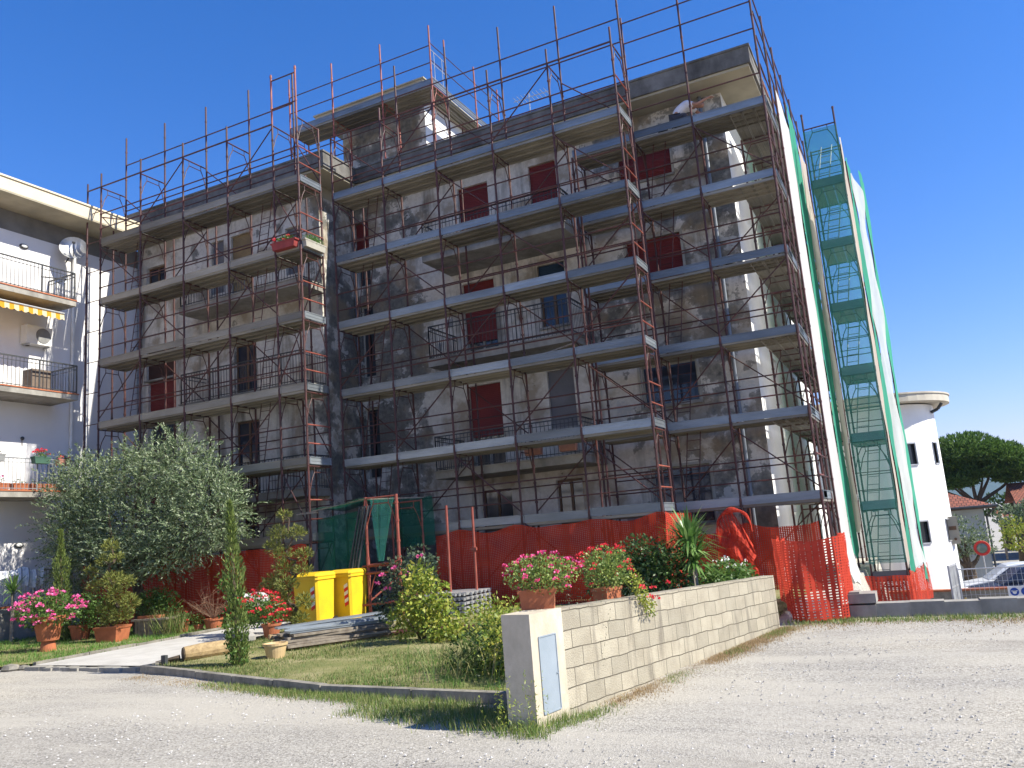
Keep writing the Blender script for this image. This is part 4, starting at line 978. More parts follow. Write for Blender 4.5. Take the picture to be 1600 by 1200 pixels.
def cloudpine(label, x, y, pads, base, mat=lf_pine, dens=260):
    t = thing('cloud_pruned_pine', label, 'tree', (x, y, base), 'cloud pruned pines in pots'); b = MB(); prev = Vector((x, y, base-.05)); 
    zz = sorted(pads, key=lambda p: p[2])
    tr = [prev]
    for p in zz: tr.append(Vector((x+(p[0]-x)*.3, y+(p[1]-y)*.3, p[2]-.1)))
    b.path(tr, .03, 6, [.05-.035*i/len(tr) for i in range(len(tr))])
    for i, p in enumerate(zz): b.tube(tr[i+1], p[:3], .016, 5, .008)
    b.build('trunk', m_bark, t); b = MB()
    for p in zz:
        r = p[3]*.8
        for _ in range(int(dens*(r/.3)**2)):
            d = rv(); d.z = d.z*.8+.1; c = Vector(p[:3])+Vector((d.x*r*.92, d.y*r*.92, d.z*r*.8))*rnd.random()**.4
            for _k in range(3):
                q = (d+rv()*.7+Vector((0, 0, .45))); b.leaf(c, q, rv(), rnd.uniform(.07, .12), .016)
    b.build('needle_pads', mat, t); return t
rnd.seed(41)
cloudpine('dark cloud pruned pine in front of the yellow bins', 1.5, -4.0, [(p[0]+.55, p[1], p[2]*1.08, p[3]) for p in ((.75, -4.0, 2.25, .2), (.55, -4.0, 1.88, .3), (1.0, -3.9, 1.85, .28), (.45, -4.05, 1.6, .26), (.75, -4.1, 1.42, .28), (1.2, -3.9, 1.38, .26), (.8, -4.1, 1.15, .32), (1.25, -4.0, 1.08, .24), (.5, -4.1, .88, .33), (.95, -4.2, .8, .33), (.2, -4.0, .75, .24), (.75, -4.2, .5, .33), (1.35, -4.1, .45, .27), (1.3, -4.2, .12, .24), (.95, -4.2, .2, .3))], G0)
cloudpine('gnarled cloud pruned pine in a terracotta pot beside the path', -3.3, -4.85, [(-3.45, -4.8, 2.08, .26), (-3.7, -4.8, 1.75, .22), (-3.25, -4.8, 1.78, .2), (-4.15, -4.8, 1.5, .2), (-3.3, -4.8, 1.25, .36), (-3.9, -4.85, 1.15, .26), (-2.9, -4.8, 1.2, .25), (-3.1, -4.9, .92, .36), (-2.75, -4.8, .72, .3), (-3.4, -4.9, .6, .32), (-2.9, -4.9, .42, .34), (-3.35, -4.9, .3, .24)], .2)
def spiky(name, label, cx, cy, base, heads, n=70, L=.5, w=.035, mat=lf_yuc, trunkr=.05):
    t = thing(name, label, 'plant', (cx, cy, base)); b = MB()
    for (hx, hy, hz) in heads: b.path([(cx, cy, base-.05), (hx, hy, hz)], trunkr, 7, [trunkr*1.2, trunkr*.8])
    b.build('trunk', m_timber, t); b = MB()
    for (hx, hy, hz) in heads:
        for _ in range(n):
            a = rnd.uniform(0, 6.2832); e = rnd.uniform(-.35, 1.35); d = Vector((math.cos(a)*math.cos(e), math.sin(a)*math.cos(e), math.sin(e))); s = d.cross(Vector((0, 0, 1))).normalized()
            ln = L*rnd.uniform(.7, 1.1); p = Vector((hx, hy, hz+rnd.uniform(-.12, .08))); m = p+d*ln*.55+Vector((0, 0, .02)); e2 = p+d*ln+Vector((0, 0, -.13*ln*(1.2-abs(d.z))))
            b.add((p-s*w*.35, p+s*w*.35, m+s*w*.5, e2, m-s*w*.5), ((0, 1, 2, 4), (4, 2, 3)))
    b.build('leaves', mat, t); return t
rnd.seed(51)
spiky('yucca', 'tall spiky yucca rising behind the block wall', 11.35, -6.9, G0, [(11.33, -6.9, 1.22), (11.36, -6.88, 1.02)], 150, .56, .042)
spiky('yucca', 'small spiky yucca by the terrace of the white wing', -7.9, -4.3, G0, [(-7.9, -4.3, 1.15)], 60, .6, .05)
def pot(label, x, y, z, r, h, mat=m_terra, square=False, parent_plants=(), group='terracotta flower pots', cat='pot', name='flower_pot', foot=0, rot=.4):
    t = thing(name, label, cat, (x, y, z), group); b = MB()
    if square:
        for (s0, s1, za, zb) in ((.8, .95, 0, h*.86), (1.0, 1.04, h*.86, h)):
            q = lambda s, zz: [Vector((x, y, z+zz))+Matrix.Rotation(rot, 3, 'Z') @ Vector((sx*r*s, sy*r*s, 0)) for sx, sy in ((-1, -1), (1, -1), (1, 1), (-1, 1))]
            a, c = q(s0, za), q(s1, zb); b.add(a+c, ((0, 1, 5, 4), (1, 2, 6, 5), (2, 3, 7, 6), (3, 0, 4, 7), (3, 2, 1, 0), (4, 5, 6, 7)))
        b.build('pot_body', mat, t)
    else:
        if foot: b.lathe([(.001, 0), (r*.55, 0), (r*.5, foot*.3), (r*.42, foot), (r*.6, foot+.005)], 20, (x, y, z))
        b.lathe([(.001, foot), (r*.66, foot), (r*.86, foot+(h-foot)*.6), (r*.93, h*.86), (r*1.03, h*.865), (r*1.05, h), (r*.92, h), (r*.88, h*.9), (.001, h*.9)], 22, (x, y, z))
        b.build('pot_body', mat, t, smooth=False)
    return t
def plant_in(t, name, fn, mat):
    b = MB(); fn(b); return b.build(name, mat, t)
def geranium(t, c, r, nleaf, nfl, fmat, L=.06, fr=.055, lmat=lf_mid, bias=1.0):
    c = Vector(c)
    plant_in(t, 'foliage', lambda b: cloud(b, c, r, nleaf, L, L*.85, .1, .45), lmat)
    pts = []
    for _ in range(nfl):
        d = rv(); d.z = d.z*.8+.25*bias; d.normalize(); pts.append(c+Vector((d.x*r[0], d.y*r[1], d.z*r[2]))*rnd.uniform(.92, 1.15))
    for p in pts: plant_in(t, 'flower_head', lambda b: umbels(b, [p], fr, 12), fmat)
rnd.seed(61)
UR = pot('large footed terracotta urn overflowing with pink geraniums', -3.66, -6.23, G0, .33, .8, m_terra, foot=.27, cat='urn', name='garden_urn')
geranium(UR, (-3.75, -6.2, .72), (.82, .6, .42), 1700, 62, fl_pink, .07, .065, lf_mid)
pot('square terracotta pot under the gnarled pine by the path', -3.3, -4.85, G0, .3, .4, square=True, group='terracotta flower pots', rot=.3)
p_ = pot('round terracotta pot behind the gnarled pine', -5.1, -4.35, G0, .27, .42); plant_in(p_, 'foliage', lambda b: cloud(b, (-4.6, -4.4, .55), (.75, .4, .5), 1500, .07, .045), lf_mid)
p_ = pot('grey brown pot at the far left edge of the garden', -8.1, -5.2, G0, .23, .5, m_terrapale); plant_in(p_, 'foliage', lambda b: cloud(b, (-8.1, -5.2, .5), (.4, .3, .25), 350, .07, .045), lf_dark)
TR = thing('wooden_trough', 'weathered grey wooden trough beside the path', 'planter', (-3.3, -4.0, G0)); b = MB()
ax = Vector((.92, .2, 0)).normalized(); ay = Vector((-ax.y, ax.x, 0)); cc = Vector((-3.15, -3.75, G0))
b.obox(cc+Vector((0, 0, .22)), ax*.42, ay*.2, Vector((0, 0, .2))); b.obox(cc+Vector((0, 0, .435)), ax*.5, ay*.25, Vector((0, 0, .022)))
for i in range(-4, 5): b.obox(cc+ax*(i*.095)-ay*.204+Vector((0, 0, .21)), ax*.038, ay*.006, Vector((0, 0, .2)))
b.build('box', m_timber, TR); b = MB(); b.obox(cc+Vector((-.12, 0, .49)), ax*.3, ay*.14, Vector((0, 0, .035))); b.build('tray', m_terra, TR)
b = MB(); cloud(b, cc+Vector((-.25, .3, .75)), (.75, .4, .45), 1700, .075, .05); plant = b.build('foliage', lf_mid, TR)
p_ = pot('small terracotta pot with low red geranium near the path', -2.6, -3.4, G0, .17, .28); geranium(p_, (-2.55, -3.4, .2), (.3, .2, .13), 220, 3, fl_red, .05, .05)
p_ = pot('tiny terracotta pot beside the low red geranium', -2.3, -3.15, G0, .12, .2); plant_in(p_, 'foliage', lambda b: cloud(b, (-2.3, -3.15, .12), (.2, .15, .14), 140, .06, .03), lf_mid)
p_ = pot('terracotta pot holding a dry brown twiggy shrub', -2.0, -2.95, G0, .24, .32)
b = MB()
for _ in range(46):
    a = Vector((-2.0, -2.95, .1)); d = rv(); d.z = abs(d.z)+.5; d.normalize(); q = a+d*rnd.uniform(.4, 1.0); b.tube(a, q, .005, 4, .002); b.tube(q, q+rv()*.18, .003, 3); b.tube(a+(q-a)*.6, a+(q-a)*.6+rv()*.25, .003, 3)
b.build('twigs', pm('dead_twig', (.22, .13, .08)), p_)
b = MB()
for _ in range(420): b.leaf(Vector((-2.7+rnd.gauss(0, .22), -3.75+rnd.gauss(0, .15), G0)), Vector((rnd.gauss(0, .35), rnd.gauss(0, .3), 1)), rv(), rnd.uniform(.3, .8), .014)
tag(b.build('ornamental_grass', lf_grass, base=True), 'tuft of tall thin grass beside the wooden trough', 'plant')
p_ = pot('terracotta pot of massed red geraniums left of the board pile', 1.75, -5.0, G0, .2, .34); geranium(p_, (1.35, -5.0, .42), (.72, .45, .36), 1500, 55, fl_red, .06, .055)
b = MB()
for q in ((.5, -4.6, .05), (.9, -4.5, .05)): b.ball((q[0], q[1], .62), (.33, .22, .16), 12, 6)
tag(b.build('white_sack', m_whitenet, smooth=True), 'crumpled white sheet behind the red geraniums', 'sheet')
b = MB(); b.ball((1.6, -5.55, G0+.12), (.2, .15, .14), 8, 5); tag(b.build('garden_rock', m_conc), 'pale rock under the red geraniums', 'rock')
pot('cream plastic bucket beside the board pile', 4.33, -7.75, G0, .2, .29, pm('cream_plastic', (.58, .42, .22), (.5, .36, .19), 2, .5), group='', cat='bucket', name='bucket')
# --- shrubs in the right of the garden
LB = thing('citrus_bush', 'bright yellow green bush in the middle of the lawn', 'bush', (6.3, -6.2, G0)); rnd.seed(71)
b = MB()
for _ in range(14): b.tube((6.3, -6.2, G0), Vector((6.3, -6.2, .35))+rv()*.5, .014, 5, .006)
b.build('stems', m_bark, LB); b = MB()
for c, r, n in (((6.35, -6.2, .55), (.5, .45, .45), 900), ((6.6, -6.2, .2), (.5, .45, .4), 800), ((6.0, -6.2, .25), (.38, .4, .38), 500), ((6.25, -6.2, .95), (.3, .3, .28), 330), ((6.85, -6.3, .0), (.32, .35, .25), 300)): cloud(b, c, r, n, .085, .055, .15, .35)
b.build('foliage', lf_lime, LB)
RB = thing('rose_bush', 'dark leaved rose bush with a few pink blooms behind the yellow green bush', 'bush', (5.5, -5.6, G0)); b = MB()
for _ in range(12): b.tube((5.6, -5.5, G0), (5.6+rnd.uniform(-.5, .5), -5.5+rnd.uniform(-.3, .3), rnd.uniform(.8, 1.45)), .011, 5, .005)
b.build('stems', m_bark, RB); b = MB()
for c, r, n in (((5.35, -5.5, .95), (.42, .35, .38), 420), ((5.85, -5.5, 1.2), (.35, .3, .33), 300), ((5.2, -5.5, .45), (.4, .35, .4), 380), ((6.0, -5.6, .9), (.3, .3, .4), 240)): cloud(b, c, r, n, .075, .05, .1, .4)
b.build('foliage', lf_rose, RB)
for q_ in ((5.45, -5.75, 1.12), (5.2, -5.8, 1.0), (5.75, -5.8, 1.0), (5.0, -5.7, .85), (6.05, -5.8, 1.3), (5.3, -5.8, .75)): b = MB(); umbels(b, [q_], .055, 16); b.build('flower_head', fl_pink, RB)
SB = thing('garden_shrub', 'yellowing loose shrub against the end of the block wall', 'bush', (8.6, -7.9, G0)); b = MB()
for c, r, n in (((8.5, -7.6, .3), (.55, .4, .42), 700), ((9.1, -8.6, .25), (.45, .5, .4), 500), ((9.5, -9.5, .15), (.4, .4, .35), 380), ((9.75, -9.6, .35), (.4, .45, .4), 600), ((9.0, -8.9, .4), (.4, .4, .35), 500)): cloud(b, c, r, n, .065, .03, 0, .5)
b.build('foliage', lf_lime, SB); b = MB(); cloud(b, (9.5, -9.2, .1), (.85, .8, .45), 1900, .08, .035); b.build('inner_foliage', lf_dark, SB)
def bush(label, blobs, mat, L=.07, w=.045, name='bush', base=None):
    c = blobs[0][0]; t = thing(name, label, 'bush', (c[0], c[1], G0)); b = MB()
    for _ in range(10): d = rv(); d.z = abs(d.z); b.tube((c[0], c[1], G0), Vector((c[0], c[1], G0+.2))+d*.7*blobs[0][1][2], .014, 5, .005)
    b.build('stems', m_bark, t); b = MB()
    for c, r, n in blobs: cloud(b, c, r, n, L, w, .05, .4)
    b.build('foliage', mat, t); return t
rnd.seed(81)
bush('dense dark green bush behind the block wall, left of the spiky yucca', [((10.75, -6.9, .6), (.6, .5, .6), 2600), ((10.15, -6.8, .8), (.5, .45, .5), 1900), ((10.55, -6.8, 1.05), (.42, .4, .38), 1200), ((11.0, -7.1, .8), (.4, .4, .45), 1200)], lf_dark, .06, .035)
b = MB(); 
for k in range(3): twigs(b, (10.9+.12*k, -7.05, .9), (.3, .25, .32), 60, 9, .07, .014, .3, .6)
tag(b.build('feathery_shrub', lf_mid, base=True), 'feathery light green shrub between the dark bush and yucca', 'shrub')
OB = bush('bright green bush with small white flowers at the far end of the block wall', [((11.55, -5.7, .62), (.35, .5, .3), 1100), ((11.4, -6.3, .6), (.3, .35, .28), 700), ((11.65, -5.2, .62), (.25, .3, .26), 500)], lf_mid, .07, .045)
for _ in range(14): b = MB(); umbels(b, [(11.6+rnd.uniform(-.25, .25), -5.7+rnd.uniform(-.5, .5), .8+rnd.uniform(0, .15))], .03, 6); b.build('flower_head', fl_white, OB)
b = MB()
for _ in range(230):
    p = Vector((11.0+rnd.gauss(0, .1), rnd.choice((-10.4, -8.6))+rnd.gauss(0, .3), G0+.35)); d = Vector((rnd.gauss(0, .12), rnd.gauss(0, .12), 1)); ln = rnd.uniform(.4, .85)
    for i in range(16): b.leaf(p+d*ln*i/16, d*.6+rv()*.8, rv(), .035, .008)
tag(b.build('rosemary_shrub', lf_rose, base=True), 'upright grey green rosemary stems behind the wall planters', 'shrub')
# planters standing on the wall
def planter(label, cx, cy, z, L, wd, h, rot, mat=m_terra, group='terracotta planters on the block wall'):
    t = thing('planter', label, 'planter', (cx, cy, z), group); b = MB(); ax = Vector((math.cos(rot), math.sin(rot), 0)); ay = Vector((-ax.y, ax.x, 0)); c = Vector((cx, cy, z))
    def ring(s, zz): return [c+ax*(i*L/2*s)+ay*(j*wd/2*s)+Vector((0, 0, zz)) for i, j in ((-1, -1), (1, -1), (1, 1), (-1, 1))]
    for (a, sa, d, sb) in ((0, .88, h*.82, .96), (h*.82, 1.04, h, 1.05)):
        p, q = ring(sa, a), ring(sb, d); b.add(p+q, ((0, 1, 5, 4), (1, 2, 6, 5), (2, 3, 7, 6), (3, 0, 4, 7), (3, 2, 1, 0), (4, 5, 6, 7)))
    b.build('trough', mat, t); return t
WT = .79; rnd.seed(91)
P1 = planter('long terracotta planter of pink geraniums on the near end of the block wall', 10.9, -11.28, WT, .36, .22, .2, .35)
geranium(P1, (10.94, -11.25, WT+.34), (.40, .3, .2), 1900, 46, fl_mix, .032, .026, lf_ger, 1.6)
P2 = planter('smaller terracotta planter of red geraniums trailing over the block wall', 11.08, -9.8, .68, .34, .2, .19, 1.4)
geranium(P2, (11.08, -9.8, 1.08), (.32, .34, .25), 1700, 46, fl_red, .032, .026, lf_ger, 1.0)
b = MB()
for i in range(7): cloud(b, (11.42+.01*i, -9.8+.05*i, .95-.06*i), (.07, .14, .1), 60, .035, .025)
b.tube((11.3, -9.85, .95), (11.5, -9.4, .5), .006)
b.build('trailing_stems', lf_lime, P2)
for q_ in ((11.5, -9.8, .85), (11.52, -9.6, .72), (11.5, -9.3, .68), (11.49, -9.35, .8), (11.5, -8.8, .82)): b = MB(); umbels(b, [q_], .035, 12); b.build('flower_head', fl_red, P2)

# ================================================================== BLOCK WALL on the right of the garden
BW = thing('block_wall', 'weathered concrete block garden wall beside the gravel lot', 'wall', (11.6, -8, G0))
b = MB(); A = Vector((11.13, -11.28, 0)); B_ = Vector((12.13, -5.0, 0)); d = (B_-A).normalized(); nn = Vector((d.y, -d.x, 0)); Lw = (B_-A).length; th = .2
def wtop(t): return .79-.19*t
segs = 30
for i in range(segs):
    t0, t1 = i/segs, (i+1)/segs; p, q = A+d*Lw*t0, A+d*Lw*t1; z0 = G0-.1
    za, zb = wtop(t0), wtop(t1)
    b.quad(p+Vector((0, 0, z0)), q+Vector((0, 0, z0)), q+Vector((0, 0, zb)), p+Vector((0, 0, za)), ((Lw*t0, za-.79+.0 - (za-z0)), (Lw*t1, za-.79-(za-z0)), (Lw*t1, zb-za+za-.79), (Lw*t0, za-.79)) if False else ((Lw*t0, -(za-z0)), (Lw*t1, -(zb-z0)), (Lw*t1, 0), (Lw*t0, 0)))
    b.quad(p+Vector((0, 0, za)), q+Vector((0, 0, zb)), q-nn*th+Vector((0, 0, zb)), p-nn*th+Vector((0, 0, za)), ((Lw*t0, .005), (Lw*t1, .005), (Lw*t1, .19), (Lw*t0, .19)))
    b.quad(q-nn*th+Vector((0, 0, z0)), p-nn*th+Vector((0, 0, z0)), p-nn*th+Vector((0, 0, za)), q-nn*th+Vector((0, 0, zb)), ((Lw*t1, -(zb-z0)), (Lw*t0, -(za-z0)), (Lw*t0, 0), (Lw*t1, 0)))
q = B_; b.quad(q+Vector((0, 0, G0-.1)), q-nn*th+Vector((0, 0, G0-.1)), q-nn*th+Vector((0, 0, .6)), q+Vector((0, 0, .6)), ((0, -.7), (.2, -.7), (.2, 0), (0, 0)))
b.build('wall', m_blocks, BW)
m_post = concrete('pale_render', (.60, .53, .41), (.5, .44, .34), (.33, .28, .2), .55, 2)
b = MB(); P0 = A-d*.56; w2 = .31
pl = [P0+nn*.012, A+nn*.012, A-nn*w2, P0-nn*w2]
b.prism([(p.x, p.y) for p in pl], G0-.15, .80); pst = b.build('end_post', m_post, BW)
b = MB(); c0 = A-d*.15+nn*.016; c1 = A-d*.44+nn*.016
b.quad(c1+Vector((0, 0, -.1)), c0+Vector((0, 0, -.1)), c0+Vector((0, 0, .58)), c1+Vector((0, 0, .58)))
for e in (c0, c1): b.bar(e+Vector((0, 0, -.1)), e+Vector((0, 0, .58)), .012, .012, nn)
b.bar(c1+Vector((0, 0, .58)), c0+Vector((0, 0, .58)), .012, .012); b.bar(c1+Vector((0, 0, -.1)), c0+Vector((0, 0, -.1)), .012, .012); b.ball(c0-d*.025+nn*.006+Vector((0, 0, .22)), .009)
b.build('meter_door', pm('grey_blue_door', (.27, .31, .345), (.22, .26, .29), 2.5, .5), pst)

# ================================================================== SITE OBJECTS
def bin_(x, y, rot, label):
    t = thing('wheeled_bin', label, 'bin', (x, y, G0), 'yellow wheeled bins'); R_ = Matrix.Rotation(rot, 3, 'Z'); o = Vector((x, y, G0))
    P = lambda a, c, z: o+R_ @ Vector((a, c, z))
    def shell(b, prof):
        rings = []
        for (hx, f, k, z) in prof:                # half width, front, back, height; bevelled corners
            bv = .05; rings.append([P(-hx+bv, -f, z), P(hx-bv, -f, z), P(hx, -f+bv, z), P(hx, k-bv, z), P(hx-bv, k, z), P(-hx+bv, k, z), P(-hx, k-bv, z), P(-hx, -f+bv, z)])
        for r1, r2 in zip(rings, rings[1:]):
            for i in range(8): b.quad(r1[i], r1[(i+1) % 8], r2[(i+1) % 8], r2[i])
        b.add(rings[-1], (tuple(range(8)),)); b.add(rings[0], (tuple(range(7, -1, -1)),))
    b = MB(); shell(b, [(.33, .35, .32, .08), (.34, .37, .33, .5), (.355, .40, .35, 1.1), (.38, .43, .38, 1.1), (.38, .43, .38, 1.17)])
    b.build('body', m_yellow, t)
    b = MB(); shell(b, [(.39, .45, .36, 1.175), (.39, .45, .37, 1.2), (.36, .38, .36, 1.25), (.28, .2, .3, 1.275)])
    b.tube(P(-.3, .42, 1.16), P(.3, .42, 1.16), .02, 8); b.build('lid', m_yellow, t)
    for s in (-1, 1):
        b = MB(); b.tube(P(s*.33, .3, .1), P(s*.39, .3, .1), .1, 14); b.build('wheel', m_black, t)
    b = MB()
    for i in range(6):
        b.cur = i % 2; f_ = lambda q: -.37-.05*(q-.5)-.008; za = .42+i*.085; b.quad(P(.16, f_(za), za-.03), P(.27, f_(za), za+.03), P(.27, f_(za+.085), za+.115), P(.16, f_(za+.085), za+.055))
    b.build('reflective_sticker', [pm('sticker_red', (.7, .03, .03)), m_white2], t)
bin_(.95, -2.6, .06, 'left yellow wheeled bin, with red and white reflective sticker, behind the pine')
bin_(1.3, -1.75, .02, 'right yellow wheeled bin next to the scaffold gateway')
# pile of scaffold boards
BP = thing('board_pile', 'untidy pile of timber boards and steel planks lying on the lawn', 'boards', (4.2, -6.1, G0)); rnd.seed(101)
d1 = Vector((.55, .835, 0)).normalized(); d2 = Vector((-d1.y, d1.x, 0)); o = Vector((3.95, -6.9, G0))
tim = MB(); wrm = MB(); stl = MB()
for i, (off, zz) in enumerate(((.1, .04), (.42, .05), (.75, .04), (.95, .04))): wrm.obox(o+d1*.95+d2*off+Vector((0, 0, zz)), d1*(1.0+.05*i), d2*.045, Vector((0, 0, .045)))
for k in range(5):
    for i in range(3):
        a = rnd.uniform(-.12, .1); c = o+d1*(.95+a)+d2*(.12+.33*i+rnd.uniform(-.03, .03))+Vector((0, 0, .115+.045*k)); rot = Matrix.Rotation(rnd.uniform(-.05, .05), 3, 'Z')
        tim.obox(c, rot @ d1*(.98+rnd.uniform(-.12, .1)), rot @ d2*.14, Vector((0, 0, .02)))
for i in range(2):
    c = o+d1*(1.0+.1*i)+d2*(.22+.4*i)+Vector((0, 0, .345+.02*i)); stl.obox(c, d1*1.02, d2*.19, Vector((0, 0, .018)))
    for s in (-.19, .19): stl.obox(c+d2*s+Vector((0, 0, .028)), d1*1.02, d2*.012, Vector((0, 0, .012)))
stl.obox(o+d1*1.0+d2*.88+Vector((0, 0, .42)), (d1*1.05+Vector((0, 0, .03))), d2*.12, Vector((0, 0, .018)))
for i in range(3): wrm.obox(o-d1*(.06)+d2*(.2+.35*i)+Vector((0, 0, .12+.06*i)), d1*.12, d2*.06, Vector((0, 0, .045)))
tim.build('timber_boards', m_timber, BP); wrm.build('bearers', m_timberw, BP); stl.build('steel_planks', m_toe, BP)
# stack of steel planks, ends towards us
PS = thing('plank_stack', 'neat stack of pale steel planks with their hooked ends showing, before the orange net', 'planks', (4.1, -1.7, G0))
for k in range(5):
    b = MB()
    for i in range(5):
        x0 = 3.5+i*.235; z0 = G0+.08+k*.105; b.box(x0, x0+.215, -1.75, -.5, z0, z0+.06)
        for hx in (.04, .16): b.box(x0+hx, x0+hx+.035, -1.82, -1.754, z0-.015, z0+.045)
        b.box(4.676, 4.70, -1.6+i*.22, -1.56+i*.22, z0-.01, z0+.055); b.box(4.70, 4.72, -1.59+i*.22, -1.57+i*.22, z0-.035, z0+.045)
    b.build('plank_layer', m_metal, PS)
b = MB()
for y in (-1.55, -.7): b.box(3.45, 4.7, y, y+.1, G0-.02, G0+.075)
b.build('bearers', m_timberw, PS)
FS = thing('frame_stack', 'low stack of red scaffold frames lying beside the steel plank stack', 'scaffold frames', (3.3, -.9, G0))
for k in range(6):
    b = MB(); z = G0+.08+k*.085
    b.tube((2.35, -.95, z), (4.3, -.95, z), .03, 8); b.tube((2.35, -.35, z), (4.3, -.35, z), .03, 8); b.tube((2.6, -.95, z), (2.6, -.35, z), .022, 6); b.tube((4.05, -.95, z), (4.05, -.35, z), .022, 6)
    b.build('frame', m_redl, FS)
b = MB()
for k in range(6): b.tube((4.2+.05*k, -4.9-.12*k, G0+.07+.03*(k % 2)), (6.3+.04*k, -4.2-.1*k, G0+.08+.03*(k % 2)), .026, 8)
tag(b.build('steel_tubes', m_red, base=True), 'red steel tubes lying on the grass behind the board pile', 'tubes')
LG = thing('palm_log', 'short pale log lying beside the path', 'log', (2.0, -7.3, G0)); b = MB()
a, c = Vector((2.48, -8.0, G0+.17)), Vector((2.95, -7.15, G0+.19))
b.path([a, a+(c-a)*.3, a+(c-a)*.65, c], .13, 14, [.12, .14, .135, .11]); b.build('trunk', pm('pale_log', (.42, .30, .15), (.26, .18, .09), 14, .9, bs=.5), LG)
b = MB(); b.tube(a-(c-a)*.004, a-(c-a)*.02, .11, 12); b.path([a+Vector((-.05, -.05, -.05)), a+Vector((-.4, -.25, -.1))], .03, 6, [.05, .02]); b.build('cut_end', m_bark, LG)
b = MB(); b.box(2.33, 2.43, -8.36, -8.3, G0, G0+.2); tag(b.build('marker_stub', m_iron, base=True), 'short dark stub standing on the kerb corner', 'stub')

# laundry and railings of the ground floor terrace, flower boxes
b = MB()
b.sheet(lambda u, v: (-8.36+.05*math.sin(v*3)+.03*math.sin(u*20), -3.9+.75*u, 1.75-.5*v+.05*math.sin(u*7)), 10, 6, 1, 1)
b.sheet(lambda u, v: (-8.3+.04*math.sin(u*15), -4.5+.55*u, 1.72-.25*v*(1-u*.5)), 6, 4, 1, 1)
m_stripe, n, l = nt('striped_laundry'); w_ = n.new('ShaderNodeTexWave'); w_.inputs['Scale'].default_value = 6; l.new(pos(n), w_.inputs[0]); r_ = ramp(n, [(.6, (.75, .74, .76)), (.9, (.55, .56, .64))]); l.new(w_.outputs['Fac'], r_.inputs[0]); fin(m_stripe, n, l, r_.outputs[0], .9)
tag(b.build('laundry', m_stripe), 'striped white laundry draped over the terrace railing', 'laundry')
rnd.seed(111)
for i, (y, lab) in enumerate(((-4.3, 'leftmost terracotta box on the lowest balcony edge, with a pink bloom'), (-3.75, 'terracotta box on the lowest balcony edge, second from the left'), (-3.2, 'terracotta box on the lowest balcony edge, just left of the olive tree'), (-2.7, 'terracotta box on the lowest balcony edge, half hidden by olive branches'))):
    t = planter(lab, -8.62, y, 3.945, .46, .2, .2, math.pi/2, group='terracotta boxes on the lowest balcony')
    b = MB(); cloud(b, (-8.62, y, 4.18), (.1, .2, .08), 60, .06, .03); b.build('foliage', lf_rose, t)
    if i == 0: b = MB(); umbels(b, [(-8.55, y, 4.3)], .06, 14); b.build('flower_head', fl_pink, t)
t = planter('green hanging box of red flowers on the lowest balcony rail', -8.33, -3.3, 4.7, .5, .2, .2, math.pi/2, pm('green_box', (.05, .12, .08)), group='')
geranium(t, (-8.33, -3.3, 4.98), (.12, .22, .13), 140, 10, fl_red, .05, .05)
t = planter('grey hanging box at the left end of the lowest balcony rail', -8.33, -4.6, 4.72, .4, .2, .2, math.pi/2, m_grey, group=''); b = MB(); cloud(b, (-8.33, -4.6, 4.95), (.1, .2, .06), 60, .05, .03); b.build('foliage', lf_mid, t)
t = planter('small brown hanging box of flowers on the lowest balcony rail by the olive', -8.33, -2.6, 4.68, .4, .2, .18, math.pi/2, m_terrapale, group=''); geranium(t, (-8.33, -2.6, 4.9), (.12, .2, .1), 110, 6, fl_red, .05, .045)
# flower boxes at the corner of the left scaffold, fifth deck
t = planter('long red flower box on the front corner of the fifth deck', -.42, -1.7, 9.9, .85, .2, .22, 0, pm('red_box', (.28, .04, .035)), group=''); geranium(t, (-.42, -1.68, 10.18), (.4, .14, .12), 360, 9, fl_red, .05, .045)
t = planter('pale flower box along the corner return of the fifth deck', .13, -1.15, 9.9, .9, .18, .22, math.pi/2, m_paleframe, group=''); b = MB(); cloud(b, (.13, -1.15, 10.18), (.12, .42, .14), 520, .07, .02); b.build('foliage', lf_green, t)
for x, lab in ((6.35, 'brown hanging box at the right end of the lowest middle balcony'), (5.35, 'brown hanging box beside it, nearer the middle of the lowest middle balcony')):
    t = planter(lab, x, 1.14, 3.62, .5, .18, .24, 0, m_terrapale, group='brown boxes hung on the lowest middle balcony'); b = MB(); cloud(b, (x, 1.14, 3.9), (.22, .1, .08), 90, .06, .025); b.build('foliage', lf_rose, t)
b = MB(); b.ball((7.75, .5, 9.95), (.3, .2, .1), 10, 5); tag(b.build('cement_sack', m_whitenet, smooth=True), 'white sack lying on the fifth deck near the ladder corner', 'sack')
def bucket(x, y, z, label):
    t = thing('mortar_bucket', label, 'bucket', (x, y, z)); b = MB(); b.lathe([(.001, .002), (.11, .002), (.15, .28), (.14, .28), (.11, .06), (.001, .06)], 16, (x, y, z)); b.build('tub', m_black, t)
    b = MB(); b.path([(x-.15, y, z+.27), (x-.1, y, z+.36), (x+.1, y, z+.36), (x+.15, y, z+.27)], .006, 5); b.build('handle', m_metal, t)
bucket(9.6, 2.0, 11.85, 'black mortar bucket on the top deck left of the worker'); bucket(10.9, 2.1, 7.85, 'black mortar bucket on the fourth deck of the right section')
for x0, y, z, lab in ((-7.2, -1.3, 9.93, 'pale timber plank leaning along the fifth deck of the left section'), (5.5, .2, 5.93, 'timber plank lying along the third deck of the middle section')):
    b = MB(); b.bar((x0, y, z), (x0+1.6, y+.08, z+.28), .14, .03); tag(b.build('timber_plank', m_timber), lab, 'plank', 'loose planks on the decks')
